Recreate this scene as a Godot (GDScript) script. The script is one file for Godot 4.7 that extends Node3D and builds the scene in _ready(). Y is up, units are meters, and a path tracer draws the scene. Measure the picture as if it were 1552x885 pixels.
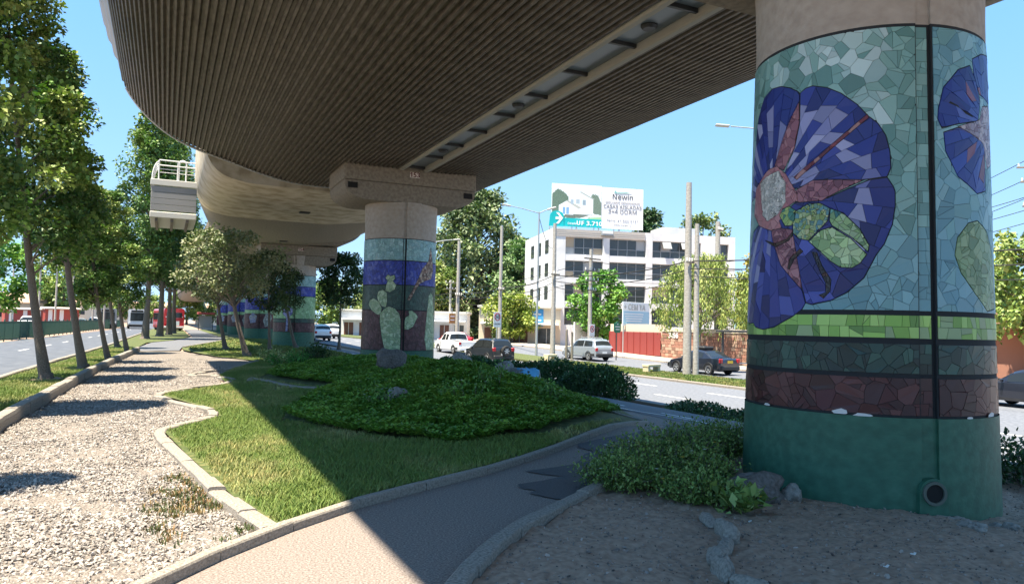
extends Node3D
# An elevated metro viaduct with mosaic piers between two avenues.
# World: y up, metres. The viaduct axis is x = 0 and runs towards -z.

var rng := RandomNumberGenerator.new()
var used := {}
var M := {}
var fnoise := FastNoiseLite.new()

class MB:
	var v := PackedVector3Array()
	var n := PackedVector3Array()
	var c := PackedColorArray()
	var uv := PackedVector2Array()
	var col := Color(1, 1, 1)
	func tri(a: Vector3, b: Vector3, d: Vector3) -> void:
		var nn := (d - a).cross(b - a)
		if nn.length_squared() < 1e-14:
			return
		nn = nn.normalized()
		v.append(a); v.append(b); v.append(d)
		n.append(nn); n.append(nn); n.append(nn)
		c.append(col); c.append(col); c.append(col)
	func trin(a: Vector3, b: Vector3, d: Vector3, na: Vector3, nb: Vector3, nd: Vector3) -> void:
		var g := (d - a).cross(b - a)
		if g.length_squared() < 1e-16:
			return
		if g.dot(na + nb + nd) < 0.0:
			v.append(a); v.append(d); v.append(b)
			n.append(na); n.append(nd); n.append(nb)
		else:
			v.append(a); v.append(b); v.append(d)
			n.append(na); n.append(nb); n.append(nd)
		c.append(col); c.append(col); c.append(col)
	func trih(a: Vector3, b: Vector3, d: Vector3, hint: Vector3) -> void:
		if (d - a).cross(b - a).dot(hint) < 0.0:
			tri(a, d, b)
		else:
			tri(a, b, d)
	func quadh(a: Vector3, b: Vector3, d: Vector3, e: Vector3, hint: Vector3) -> void:
		trih(a, b, d, hint); trih(a, d, e, hint)
	func quadn(a: Vector3, b: Vector3, d: Vector3, e: Vector3, na: Vector3, nb: Vector3, nd: Vector3, ne: Vector3) -> void:
		trin(a, b, d, na, nb, nd); trin(a, d, e, na, nd, ne)
	func box(ctr: Vector3, size: Vector3, bs := Basis.IDENTITY, bev := 0.0) -> void:
		var h := size * 0.5
		var ax := [Vector3(1, 0, 0), Vector3(0, 1, 0), Vector3(0, 0, 1)]
		for k in 3:
			for s in [-1.0, 1.0]:
				var w: Vector3 = ax[k] * s
				var p: Vector3 = ax[(k + 1) % 3]
				var q: Vector3 = ax[(k + 2) % 3]
				var o: Vector3 = w * h[k]
				var pp: Vector3 = p * (h[(k + 1) % 3] - bev)
				var qq: Vector3 = q * (h[(k + 2) % 3] - bev)
				quadh(ctr + bs * (o - pp - qq), ctr + bs * (o + pp - qq), ctr + bs * (o + pp + qq), ctr + bs * (o - pp + qq), bs * w)
		if bev > 0.0:
			for k in 3:
				var a1 := (k + 1) % 3
				var a2 := (k + 2) % 3
				for s1 in [-1.0, 1.0]:
					for s2 in [-1.0, 1.0]:
						var e: Vector3 = ax[k] * (h[k] - bev)
						var f1: Vector3 = ax[a1] * s1 * h[a1] + ax[a2] * s2 * (h[a2] - bev)
						var f2: Vector3 = ax[a1] * s1 * (h[a1] - bev) + ax[a2] * s2 * h[a2]
						quadh(ctr + bs * (f1 - e), ctr + bs * (f1 + e), ctr + bs * (f2 + e), ctr + bs * (f2 - e), bs * (ax[a1] * s1 + ax[a2] * s2))
			for sx in [-1.0, 1.0]:
				for sy in [-1.0, 1.0]:
					for sz in [-1.0, 1.0]:
						var s := Vector3(sx, sy, sz)
						var b := h - Vector3(bev, bev, bev)
						trih(ctr + bs * (Vector3(h.x, b.y, b.z) * s), ctr + bs * (Vector3(b.x, h.y, b.z) * s), ctr + bs * (Vector3(b.x, b.y, h.z) * s), bs * s)
	func tube(pts: Array, rad: Array, sides := 6, capped := true) -> void:
		var rings := []
		var nrm := []
		var prev := Vector3.ZERO
		for i in pts.size():
			var d: Vector3
			if i == 0: d = pts[1] - pts[0]
			elif i == pts.size() - 1: d = pts[i] - pts[i - 1]
			else: d = pts[i + 1] - pts[i - 1]
			d = d.normalized()
			var s := prev
			if i == 0:
				s = d.cross(Vector3(0.31, 0.2, 0.93))
				if absf(d.dot(Vector3(0.31, 0.2, 0.93))) > 0.9: s = d.cross(Vector3(1, 0, 0))
			s = (s - d * s.dot(d)).normalized()
			prev = s
			var t := d.cross(s)
			var r := []
			var rn := []
			for k in sides:
				var a := TAU * k / sides
				var o: Vector3 = s * cos(a) + t * sin(a)
				r.append(pts[i] + o * rad[mini(i, rad.size() - 1)]); rn.append(o)
			rings.append(r); nrm.append(rn)
		for i in pts.size() - 1:
			for k in sides:
				var j := (k + 1) % sides
				quadn(rings[i][k], rings[i][j], rings[i + 1][j], rings[i + 1][k], nrm[i][k], nrm[i][j], nrm[i + 1][j], nrm[i + 1][k])
		if capped:
			for e in [0, pts.size() - 1]:
				var dd: Vector3 = (pts[0] - pts[1]) if e == 0 else (pts[e] - pts[e - 1])
				for k in range(1, sides - 1):
					trih(rings[e][0], rings[e][k], rings[e][k + 1], dd)
	func lathe(prof: Array, seg: int, tr := Transform3D.IDENTITY, a0 := 0.0, a1 := TAU) -> void:
		# prof: Vector2(radius, y); hard where two points coincide
		for i in prof.size() - 1:
			var p: Vector2 = prof[i]
			var q: Vector2 = prof[i + 1]
			var d := q - p
			if d.length() < 1e-6: continue
			var nn := Vector2(d.y, -d.x).normalized()
			for k in seg:
				var t0 := a0 + (a1 - a0) * k / seg
				var t1 := a0 + (a1 - a0) * (k + 1) / seg
				var u0 := Vector3(sin(t0), 0, cos(t0))
				var u1 := Vector3(sin(t1), 0, cos(t1))
				var n0 := tr.basis * (u0 * nn.x + Vector3(0, nn.y, 0))
				var n1 := tr.basis * (u1 * nn.x + Vector3(0, nn.y, 0))
				quadn(tr * (u0 * p.x + Vector3(0, p.y, 0)), tr * (u1 * p.x + Vector3(0, p.y, 0)), tr * (u1 * q.x + Vector3(0, q.y, 0)), tr * (u0 * q.x + Vector3(0, q.y, 0)), n0, n1, n1, n0)
	func prism(poly: PackedVector2Array, z0: float, z1: float, tr := Transform3D.IDENTITY) -> void:
		var t := Geometry2D.triangulate_polygon(poly)
		for i in range(0, t.size(), 3):
			var a := poly[t[i]]
			var b := poly[t[i + 1]]
			var d := poly[t[i + 2]]
			trih(tr * Vector3(a.x, a.y, z0), tr * Vector3(b.x, b.y, z0), tr * Vector3(d.x, d.y, z0), tr.basis * Vector3(0, 0, z0 - z1))
			trih(tr * Vector3(a.x, a.y, z1), tr * Vector3(b.x, b.y, z1), tr * Vector3(d.x, d.y, z1), tr.basis * Vector3(0, 0, z1 - z0))
		var area := 0.0
		for i in poly.size():
			var a := poly[i]
			var b := poly[(i + 1) % poly.size()]
			area += a.x * b.y - b.x * a.y
		for i in poly.size():
			var a := poly[i]
			var b := poly[(i + 1) % poly.size()]
			var e := b - a
			var o := Vector3(e.y, -e.x, 0) * signf(area)
			quadh(tr * Vector3(a.x, a.y, z0), tr * Vector3(b.x, b.y, z0), tr * Vector3(b.x, b.y, z1), tr * Vector3(a.x, a.y, z1), tr.basis * o)
	func mesh() -> ArrayMesh:
		var a := []
		a.resize(Mesh.ARRAY_MAX)
		a[Mesh.ARRAY_VERTEX] = v
		a[Mesh.ARRAY_NORMAL] = n
		a[Mesh.ARRAY_COLOR] = c
		if uv.size() == v.size():
			a[Mesh.ARRAY_TEX_UV] = uv
		var m := ArrayMesh.new()
		if v.size() > 0:
			m.add_surface_from_arrays(Mesh.PRIMITIVE_TRIANGLES, a)
		return m

func lin(r: float, g: float, b: float) -> Color:
	return Color(r, g, b).linear_to_srgb()

func mat(key: String, r: float, g: float, b: float, rough := 0.8, metal := 0.0) -> StandardMaterial3D:
	var m := StandardMaterial3D.new()
	m.albedo_color = lin(r, g, b)
	m.roughness = rough
	m.metallic = metal
	M[key] = m
	return m

func vmat(key: String, rough := 0.8, back := Color(0, 0, 0)) -> StandardMaterial3D:
	var m := StandardMaterial3D.new()
	m.vertex_color_use_as_albedo = true
	m.roughness = rough
	if back.r + back.g + back.b > 0.0:
		m.backlight_enabled = true
		m.backlight = back
	M[key] = m
	return m

func ntex(sd: int, freq: float, stops: Array, oct := 4, size := 512) -> NoiseTexture2D:
	var f := FastNoiseLite.new()
	f.seed = sd; f.frequency = freq; f.fractal_octaves = oct
	f.noise_type = FastNoiseLite.TYPE_SIMPLEX_SMOOTH
	var t := NoiseTexture2D.new()
	t.width = size; t.height = size; t.seamless = true; t.noise = f
	var g := Gradient.new()
	var offs := PackedFloat32Array()
	var cols := PackedColorArray()
	for s in stops:
		offs.append(s[0]); cols.append(lin(s[1], s[2], s[3]))
	g.offsets = offs; g.colors = cols
	t.color_ramp = g
	return t

func ntexn(sd: int, freq: float, strength: float, oct := 4, size := 512) -> NoiseTexture2D:
	var f := FastNoiseLite.new()
	f.seed = sd; f.frequency = freq; f.fractal_octaves = oct
	var t := NoiseTexture2D.new()
	t.width = size; t.height = size; t.seamless = true; t.noise = f
	t.as_normal_map = true; t.bump_strength = strength
	return t

# a world-triplanar material: metres per tile, colour stops, relief
func tmat(key: String, metres: float, tex: Texture2D, rough := 0.85, nrm: Texture2D = null, nscale := 1.0) -> StandardMaterial3D:
	var m := StandardMaterial3D.new()
	m.albedo_texture = tex
	m.roughness = rough
	m.uv1_triplanar = true
	m.uv1_world_triplanar = true
	m.uv1_scale = Vector3.ONE / metres
	if nrm:
		m.normal_enabled = true
		m.normal_texture = nrm
		m.normal_scale = nscale
	M[key] = m
	return m

func numbered(called: String) -> String:
	if not used.has(called):
		used[called] = 0
		return called
	used[called] += 1
	return "%s_%03d" % [called, used[called]]

func put(mb: MB, called: String, m: Material, parent: Node3D = null, at := Vector3.ZERO) -> MeshInstance3D:
	var o := MeshInstance3D.new()
	o.mesh = mb.mesh()
	o.material_override = m
	if parent == null:
		o.name = numbered(called)
		add_child(o)
	else:
		o.name = called
		parent.add_child(o, true)
	o.position = at
	return o

func inst(ms: Mesh, called: String, m: Material, parent: Node3D, tr := Transform3D.IDENTITY) -> MeshInstance3D:
	var o := MeshInstance3D.new()
	o.mesh = ms
	if m: o.material_override = m
	o.name = called
	parent.add_child(o, true)
	o.transform = tr
	return o

func tag(o: Node3D, label: String, category: String, group := "") -> Node3D:
	o.set_meta("label", label)
	o.set_meta("category", category)
	if group != "": o.set_meta("group", group)
	return o

func structure(o: Node3D) -> Node3D:
	o.set_meta("kind", "structure")
	return o

func stuff(o: Node3D) -> Node3D:
	o.set_meta("kind", "stuff")
	return o

func thing(called: String, label: String, category: String, at := Vector3.ZERO, turn := 0.0, group := "") -> Node3D:
	var o := Node3D.new()
	o.name = numbered(called)
	add_child(o)
	o.position = at
	o.rotation.y = turn
	tag(o, label, category, group)
	return o

func copy(src: Node3D, label: String, at: Vector3, turn := 0.0, sc := Vector3.ONE) -> Node3D:
	var o: Node3D = src.duplicate()
	var base := String(src.name)
	if base.length() > 4 and base[base.length() - 4] == "_" and base.right(3).is_valid_int(): base = base.left(base.length() - 4)
	o.name = numbered(base)
	add_child(o)
	o.position = at
	o.rotation.y = turn
	o.scale = sc
	o.set_meta("label", label)
	return o

func multi(ms: Mesh, trs: Array, cols: Array, called: String, m: Material, parent: Node3D = null) -> MultiMeshInstance3D:
	var mm := MultiMesh.new()
	mm.transform_format = MultiMesh.TRANSFORM_3D
	mm.use_colors = cols.size() > 0
	mm.mesh = ms
	mm.instance_count = trs.size()
	for i in trs.size():
		mm.set_instance_transform(i, trs[i])
		if cols.size() > 0: mm.set_instance_color(i, cols[i])
	var o := MultiMeshInstance3D.new()
	o.multimesh = mm
	o.material_override = m
	if parent == null:
		o.name = numbered(called)
		add_child(o)
	else:
		o.name = called
		parent.add_child(o, true)
	stuff(o)
	return o

func pv(a: Array) -> PackedVector2Array:
	var r := PackedVector2Array()
	for i in range(0, a.size(), 2):
		r.append(Vector2(a[i], a[i + 1]))
	return r

func rr(a: float, b: float) -> float:
	return rng.randf_range(a, b)

# the right avenue climbs and bends a little to the left far away
func ry(z: float) -> float:
	return lerpf(-0.98, -0.22, smoothstep(-36.0, -82.0, z))

func rx(z: float) -> float:
	return -2.6 * smoothstep(-42.0, -84.0, z)

# ---- terrain: level ground, falling to the lower avenue on the right
func gh(x: float, z: float) -> float:
	var y := 0.0
	if x > -1.0:
		var low := ry(z)
		y = lerpf(0.0, low * 0.39, clampf((x + 1.0) / 4.2, 0, 1))
		y = lerpf(y, low, smoothstep(3.6 + rx(z) * 0.4, 7.4 + rx(z), x))
	if x < -11.2:
		y = -0.08 * smoothstep(-11.2, -12.2, x)
	var near := exp(-pow((x + 0.6) / 3.4, 2) - pow((z + 4.8) / 3.4, 2))
	y -= 0.2 * near
	y += 0.13 * exp(-pow((x + 1.4) / 1.5, 2) - pow((z + 4.1) / 0.9, 2)) + 0.06 * exp(-pow((x + 3.2) / 0.8, 2) - pow((z + 3.6) / 0.7, 2))
	y += mound(x, z)
	return y

func mound(x: float, z: float) -> float:
	var a := 0.74 * exp(-pow((x + 2.7) / 1.9, 2) - pow((z + 14.0) / 3.0, 2))
	var b := 0.5 * exp(-pow((x + 1.6) / 2.6, 2) - pow((z + 22.0) / 5.0, 2))
	return maxf(a, b) + minf(a, b) * 0.4

# the surface of the bare soil, with its lumps
func soil_y(x: float, z: float) -> float:
	return gh(x, z) - 0.02 + fnoise.get_noise_2d(x * 60.0, z * 60.0) * 0.045 + fnoise.get_noise_2d(x * 240.0, z * 240.0) * 0.034 + fnoise.get_noise_2d(x * 900.0, z * 900.0) * 0.012 + absf(fnoise.get_noise_2d(x * 430.0 + 70.0, z * 430.0)) * 0.02

# a sheet of terrain cut to a polygon in plan (x, z), draped over gh()
func sheet(poly: PackedVector2Array, cell: float, lift: float, called: String, m: Material, parent: Node3D = null, bump := 0.0, flat := false) -> MeshInstance3D:
	var mb := MB.new()
	var r := Rect2(poly[0], Vector2.ZERO)
	for p in poly: r = r.expand(p)
	var nx := int(ceil(r.size.x / cell))
	var nz := int(ceil(r.size.y / cell))
	var hs := func(p: Vector2) -> Vector3:
		var y := gh(p.x, p.y) + lift
		if cell < 0.12: return Vector3(p.x, soil_y(p.x, p.y), p.y)
		if bump > 0.0:
			y += fnoise.get_noise_2d(p.x * 60.0, p.y * 60.0) * bump + fnoise.get_noise_2d(p.x * 240.0, p.y * 240.0) * bump * 0.5
		return Vector3(p.x, y, p.y)
	var nr := func(p: Vector2) -> Vector3:
		var e := 0.03
		var a: Vector3 = hs.call(p + Vector2(e, 0))
		var b: Vector3 = hs.call(p - Vector2(e, 0))
		var c: Vector3 = hs.call(p + Vector2(0, e))
		var d: Vector3 = hs.call(p - Vector2(0, e))
		return (c - d).cross(a - b).normalized()
	for i in nx:
		for j in nz:
			var o := r.position + Vector2(i, j) * cell
			var q := PackedVector2Array([o, o + Vector2(cell, 0), o + Vector2(cell, cell), o + Vector2(0, cell)])
			var inn := 0
			for p in q:
				if Geometry2D.is_point_in_polygon(p, poly): inn += 1
			var pieces := [q]
			pieces = Geometry2D.intersect_polygons(q, poly)
			for pc in pieces:
				if pc.size() < 3: continue
				var t := Geometry2D.triangulate_polygon(pc)
				for k in range(0, t.size(), 3):
					var a: Vector2 = pc[t[k]]
					var b: Vector2 = pc[t[k + 1]]
					var d: Vector2 = pc[t[k + 2]]
					mb.trin(hs.call(a), hs.call(b), hs.call(d), nr.call(a), nr.call(b), nr.call(d))
	return put(mb, called, m, parent)

func _ready() -> void:
	rng.seed = 7
	fnoise.seed = 3
	fnoise.frequency = 0.01
	var cam := Camera3D.new()
	cam.name = "camera"
	cam.position = Vector3(-7.97, 1.65, 0)
	cam.rotation = Vector3(deg_to_rad(2.66), deg_to_rad(-24.96), deg_to_rad(1.3))
	cam.fov = 42.77
	cam.near = 0.05
	cam.far = 3000.0
	add_child(cam)
	cam.current = true
	var sm := ProceduralSkyMaterial.new()
	sm.sky_top_color = Color(0.275, 0.44, 0.605)
	sm.sky_horizon_color = Color(0.48, 0.575, 0.645)
	sm.sky_curve = 0.14
	sm.ground_bottom_color = Color(0.3, 0.29, 0.26)
	sm.ground_horizon_color = Color(0.5, 0.56, 0.58)
	sm.energy_multiplier = 1.0
	var sk := Sky.new()
	sk.sky_material = sm
	var env := Environment.new()
	env.background_mode = Environment.BG_SKY
	env.sky = sk
	env.tonemap_mode = Environment.TONE_MAPPER_LINEAR
	env.tonemap_exposure = 3.95
	env.sdfgi_enabled = true
	env.ssao_enabled = true
	env.ssil_enabled = true
	var we := WorldEnvironment.new()
	we.name = "environment"
	we.environment = env
	add_child(we)
	var sun := DirectionalLight3D.new()
	sun.name = "sun"
	sun.light_color = Color(1.0, 0.95, 0.86)
	sun.light_energy = 1.22
	sun.light_angular_distance = 0.5
	sun.shadow_enabled = true
	add_child(sun)
	sun.look_at_from_position(Vector3.ZERO, Vector3(0.323, -1.0, -0.1))
	materials()
	ground()
	print("ground ", Time.get_ticks_msec())
	station()
	girder()
	balcony()
	print("viaduct ", Time.get_ticks_msec())
	near_pier()
	far_pier(-27.2, "pier with cactus and bird mosaic behind the leafy mound", "153", 1)
	far_pier(-52.0, "third pier, with green and blue mosaic behind small trees", "154", 2)
	far_pier(-72.0, "fourth pier, with wide blue mosaic band half behind the third", "155", 3)
	far_pier(-92.0, "fifth pier, small and pale behind the fourth", "156", 3)
	far_pier(-112.0, "farthest pier in view, beside the bike path", "157", 3)
	print("piers ", Time.get_ticks_msec())
	kerbs()
	planting()
	print("planting ", Time.get_ticks_msec())
	trees()
	print("trees ", Time.get_ticks_msec())
	street()
	traffic()
	print("done ", Time.get_ticks_msec())

func materials() -> void:
	tmat("conc", 2.4, ntex(11, 0.03, [[0.15, 0.185, 0.16, 0.125], [0.5, 0.235, 0.205, 0.16], [0.85, 0.275, 0.245, 0.195]], 7), 0.9, ntexn(12, 0.05, 2.0), 0.5)
	tmat("conc_light", 2.4, ntex(13, 0.025, [[0.15, 0.33, 0.29, 0.245], [0.5, 0.385, 0.345, 0.295], [0.85, 0.43, 0.39, 0.34]], 7), 0.85, ntexn(12, 0.05, 2.0), 0.4)
	tmat("conc_tan", 4.0, ntex(14, 0.008, [[0.2, 0.35, 0.29, 0.2], [0.5, 0.48, 0.42, 0.31], [0.8, 0.56, 0.5, 0.4]], 6), 0.85, ntexn(12, 0.05, 2.0), 0.4)
	mat("dark_conc", 0.16, 0.14, 0.12, 0.9)
	mat("pale_conc", 0.55, 0.54, 0.5, 0.85)
	mat("rail_conc", 0.34, 0.33, 0.28, 0.8)
	tmat("cladding", 2.6, ntex(15, 0.012, [[0.2, 0.07, 0.058, 0.045], [0.55, 0.112, 0.095, 0.074], [0.85, 0.15, 0.13, 0.104]], 5), 0.6)
	mat("pale_metal", 0.45, 0.46, 0.45, 0.45, 0.2)
	mat("dark_metal", 0.06, 0.06, 0.06, 0.5, 0.3)
	mat("white_metal", 0.7, 0.7, 0.68, 0.5)
	mat("channel_glass", 0.2, 0.23, 0.25, 0.35)
	mat("grey_board", 0.25, 0.25, 0.25, 0.8)
	mat("dark", 0.012, 0.012, 0.012, 0.9)
	mat("grout", 0.018, 0.022, 0.025, 0.85)
	tmat("green_paint", 1.6, ntex(16, 0.02, [[0.2, 0.024, 0.1, 0.062], [0.6, 0.034, 0.135, 0.085], [0.9, 0.05, 0.16, 0.105]], 5), 0.55, ntexn(17, 0.06, 1.5), 0.3)
	mat("plate", 0.8, 0.75, 0.7, 0.7)
	mat("red_dark", 0.12, 0.01, 0.012, 0.7)
	mat("pipe", 0.1, 0.12, 0.1, 0.7)
	vmat("tile", 0.42)
	# ground
	tmat("soil", 2.2, ntex(21, 0.05, [[0.15, 0.24, 0.162, 0.116], [0.5, 0.35, 0.245, 0.178], [0.85, 0.43, 0.315, 0.236]], 9), 0.95)
	tmat("lawn_base", 1.8, ntex(23, 0.02, [[0.15, 0.045, 0.066, 0.016], [0.5, 0.075, 0.1, 0.026], [0.8, 0.14, 0.14, 0.05], [0.95, 0.22, 0.19, 0.085]], 5), 0.95)
	tmat("gravel_base", 0.9, ntex(24, 0.06, [[0.2, 0.1, 0.085, 0.072], [0.5, 0.22, 0.19, 0.165], [0.8, 0.34, 0.3, 0.265]], 5), 0.95, ntexn(25, 0.08, 8.0), 1.0)
	tmat("path_asphalt", 1.1, ntex(26, 0.09, [[0.2, 0.14, 0.115, 0.1], [0.5, 0.22, 0.185, 0.165], [0.8, 0.31, 0.265, 0.24]], 5), 0.9, ntexn(27, 0.14, 4.0), 0.6)
	tmat("path_dark", 1.1, ntex(28, 0.09, [[0.2, 0.035, 0.036, 0.042], [0.6, 0.06, 0.062, 0.07], [0.9, 0.09, 0.09, 0.1]], 5), 0.7, ntexn(27, 0.14, 4.0), 0.6)
	tmat("bike_asphalt", 1.4, ntex(29, 0.06, [[0.2, 0.1, 0.105, 0.12], [0.6, 0.14, 0.145, 0.16], [0.9, 0.18, 0.185, 0.2]], 5), 0.85)
	tmat("road", 3.0, ntex(30, 0.03, [[0.2, 0.115, 0.125, 0.145], [0.6, 0.15, 0.16, 0.185], [0.9, 0.19, 0.2, 0.22]], 6), 0.85)
	tmat("road_dark", 7.0, ntex(34, 0.02, [[0.2, 0.07, 0.08, 0.1], [0.6, 0.1, 0.112, 0.135], [0.9, 0.13, 0.14, 0.16]], 6), 0.85)
	mat("panel_metal", 0.3, 0.3, 0.29, 0.5, 0.2)
	tmat("pavement", 2.0, ntex(31, 0.03, [[0.2, 0.34, 0.3, 0.25], [0.6, 0.46, 0.41, 0.35], [0.9, 0.54, 0.49, 0.43]], 6), 0.9)
	tmat("kerb", 0.8, ntex(32, 0.05, [[0.15, 0.16, 0.14, 0.115], [0.5, 0.28, 0.25, 0.215], [0.85, 0.37, 0.335, 0.29]], 6), 0.9, ntexn(33, 0.08, 4.0), 0.6)
	mat("road_paint", 0.62, 0.62, 0.6, 0.7)
	vmat("leaf", 0.55, lin(0.16, 0.26, 0.05))
	vmat("leaf_low", 0.6, lin(0.1, 0.18, 0.04))
	vmat("grass", 0.7, lin(0.12, 0.17, 0.04))
	vmat("stone", 0.9)
	tmat("boulder", 0.9, ntex(36, 0.03, [[0.15, 0.14, 0.13, 0.115], [0.5, 0.25, 0.24, 0.215], [0.85, 0.36, 0.34, 0.31]], 6), 0.9, ntexn(37, 0.06, 5.0), 0.8)
	tmat("boulder_dark", 0.9, ntex(36, 0.03, [[0.15, 0.07, 0.062, 0.055], [0.5, 0.14, 0.125, 0.115], [0.85, 0.22, 0.2, 0.18]], 6), 0.9, ntexn(37, 0.06, 5.0), 0.8)
	tmat("bark", 0.5, ntex(38, 0.04, [[0.25, 0.06, 0.048, 0.038], [0.5, 0.16, 0.13, 0.105], [0.75, 0.3, 0.26, 0.22]], 6), 0.95, ntexn(39, 0.06, 8.0), 1.0)

func ground() -> void:
	# one base sheet to the horizon
	var xs := [-900.0, -400.0, -150.0, -70.0, -40.0, -25.0]
	var x := -17.0
	while x < 12.0:
		xs.append(x); x += 0.6
	xs.append_array([14.0, 20.0, 30.0, 45.0, 80.0, 150.0, 400.0, 900.0])
	var zs := [200.0, 60.0, 20.0, 8.0]
	var z := 4.0
	while z > -40.0:
		zs.append(z); z -= 0.6
	zs.append_array([-50.0, -65.0, -90.0, -130.0, -200.0, -400.0, -800.0, -1500.0])
	var mb := MB.new()
	for i in xs.size() - 1:
		for j in zs.size() - 1:
			var q := []
			for o in [[0, 0], [1, 0], [1, 1], [0, 1]]:
				var px: float = xs[i + o[0]]
				var pz: float = zs[j + o[1]]
				q.append(Vector3(px, gh(px, pz) - 0.07, pz))
			mb.quadh(q[0], q[1], q[2], q[3], Vector3.UP)
	structure(put(mb, "ground", M.soil))
	# verge, gravel, lawn, soil bed, paths
	structure(sheet(pv([-12.0, 6, -10.15, 6, -10.15, -13, -10.02, -18, -9.86, -25.4, -9.55, -33.2, -9.15, -42, -9.3, -46, -9.0, -56, -7.3, -63, -5.7, -76, -5.3, -130, -9.6, -130, -10.0, -100, -10.9, -48, -11.3, -33, -11.8, -24]), 1.2, 0.02, "verge", M.lawn_base))
	structure(sheet(pv([-10.0, 6, -7.0, 6, -8.3, -4.85, -7.97, -5.15, -7.3, -5.95, -7.45, -7.56, -7.78, -9.98, -8.02, -11.94, -7.19, -13.43, -7.33, -14.97, -8.11, -17.72, -6.53, -20.05, -6.59, -23.08, -6.02, -26.03, -4.5, -31.8, -6.0, -36, -7.3, -43, -9.1, -42, -9.5, -33.2, -9.83, -25.4, -9.99, -18, -10.1, -13]), 0.6, 0.0, "gravel_bed", M.gravel_base, null, 0.03))
	structure(sheet(pv([-7.15, -6.1, -6.15, -6.96, -4.74, -7.81, -2.82, -9.13, -0.59, -10.79, 0.08, -11.35, 0.35, -12.02, 1.9, -15.05, 2.1, -19, 2.6, -60, 3.0, -130, -3.0, -130, -3.05, -67, -4.8, -57, -7.0, -47, -7.0, -43, -5.9, -36, -4.4, -31.8, -5.9, -26.03, -6.5, -23.08, -6.43, -20.05, -8.0, -17.72, -7.22, -14.97, -7.08, -13.43, -7.91, -11.94, -7.68, -9.98, -7.35, -7.56]), 0.6, 0.03, "lawn", M.lawn_base))
	structure(sheet(pv([-8.9, 6, -7.97, -5.21, -7.21, -6.06, -6.15, -6.96, -4.74, -7.81, -2.82, -9.13, -0.59, -10.79, 0.08, -11.35, 0.25, -12.02, 1.9, -15.0, 3.9, -13.5, 3.2, -11.0, 1.8, -10.6, 0.02, -9.79, -1.97, -8.15, -3.79, -6.83, -4.35, -6.39, -5.49, -5.43, -6.22, -4.53, -7.2, -3.0, -8.2, 0.0, -8.2, 6]), 0.25, -0.02, "path", M.path_asphalt))
	structure(sheet(pv([2.1, -8, 4.2, -8, 4.2, -130, 2.3, -130]), 1.2, -0.012, "bike_path", M.bike_asphalt))
	structure(sheet(pv([-3.0, -130, -5.1, -130, -5.5, -76, -7.1, -63, -8.7, -56, -9.2, -47, -9.0, -41.5, -7.2, -42.5, -7.0, -47, -4.9, -57, -3.1, -67]), 1.2, 0.024, "bike_path", M.bike_asphalt))
	structure(sheet(pv([-4.3, -6.55, -4.42, -6.7, -4.52, -6.89, -4.38, -7.0, -4.5, -7.12, -4.45, -7.3, -4.1, -7.4, -3.78, -7.56, -3.95, -7.72, -4.08, -7.9, -3.6, -8.02, -3.3, -8.12, -3.09, -8.3, -2.85, -8.62, -2.61, -8.76, -2.72, -9.0, -2.6, -9.2, -1.9, -9.55, -1.24, -9.84, -0.2, -10.6, 1.0, -11.9, 2.6, -13.0, 3.0, -11.4, 1.6, -10.6, 0.02, -9.85, -1.97, -8.22, -3.79, -6.9, -4.2, -6.55]), 0.25, -0.009, "path_patch", M.path_dark))
	structure(sheet(pv([-7.6, -1.5, -7.1, -3.0, -6.12, -4.53, -5.39, -5.43, -4.25, -6.39, -3.69, -6.83, -1.87, -8.15, 0.1, -9.75, 2.0, -9.9, 4.2, -8.5, 5.6, -8.0, 6.4, -1.5]), 0.07, 0.0, "soil_bed", M.soil, null, 0.06))
	# avenues
	road_strip("near_road", 7.6, 15.8, 0.005, 60, -420, M.road)
	road_strip("far_road", 19.9, 27.2, 0.005, 60, -420, M.road)
	road_strip("median", 16.0, 19.7, 0.1, -23.5, -420, M.lawn_base)
	road_strip("crossing", 15.7, 20.0, 0.0, 60, -24.2, M.road)
	road_strip("pavement", 27.3, 32.2, 0.12, 60, -420, M.pavement)
	var rd := MB.new()
	rd.quadh(Vector3(-12.2, -0.06, 40), Vector3(-17.9, -0.06, 40), Vector3(-17.4, -0.06, -50), Vector3(-11.95, -0.06, -24), Vector3.UP)
	rd.quadh(Vector3(-11.95, -0.06, -24), Vector3(-17.4, -0.06, -50), Vector3(-16.0, -0.06, -85), Vector3(-10.1, -0.06, -85), Vector3.UP)
	rd.quadh(Vector3(-10.1, -0.06, -85), Vector3(-16.0, -0.06, -85), Vector3(-14.9, -0.06, -112), Vector3(-6.2, -0.04, -108), Vector3.UP)
	rd.quadh(Vector3(-6.2, -0.04, -108), Vector3(-14.9, -0.06, -112), Vector3(-13.5, -0.06, -420), Vector3(-5.6, -0.04, -420), Vector3.UP)
	structure(put(rd, "left_road", M.road_dark))
	rd = MB.new()
	rd.quadh(Vector3(-22.5, -0.06, 40), Vector3(-33, -0.06, 40), Vector3(-31, -0.06, -420), Vector3(-21, -0.06, -420), Vector3.UP)
	structure(put(rd, "service_road", M.road))
	# lane dashes
	var dash := MB.new()
	dash.box(Vector3.ZERO, Vector3(0.13, 0.004, 2.4))
	var dm := dash.mesh()
	var nr: Node3D = get_node("near_road")
	for k in 26:
		for lx in [10.3, 13.0]:
			inst(dm, "lane_dash", M.road_paint, nr, Transform3D(Basis.IDENTITY, Vector3(lx + rx(-6.0 - k * 6.0), ry(-6.0 - k * 6.0) + 0.012, -6.0 - k * 6.0)))
	var lr: Node3D = get_node("left_road")
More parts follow.
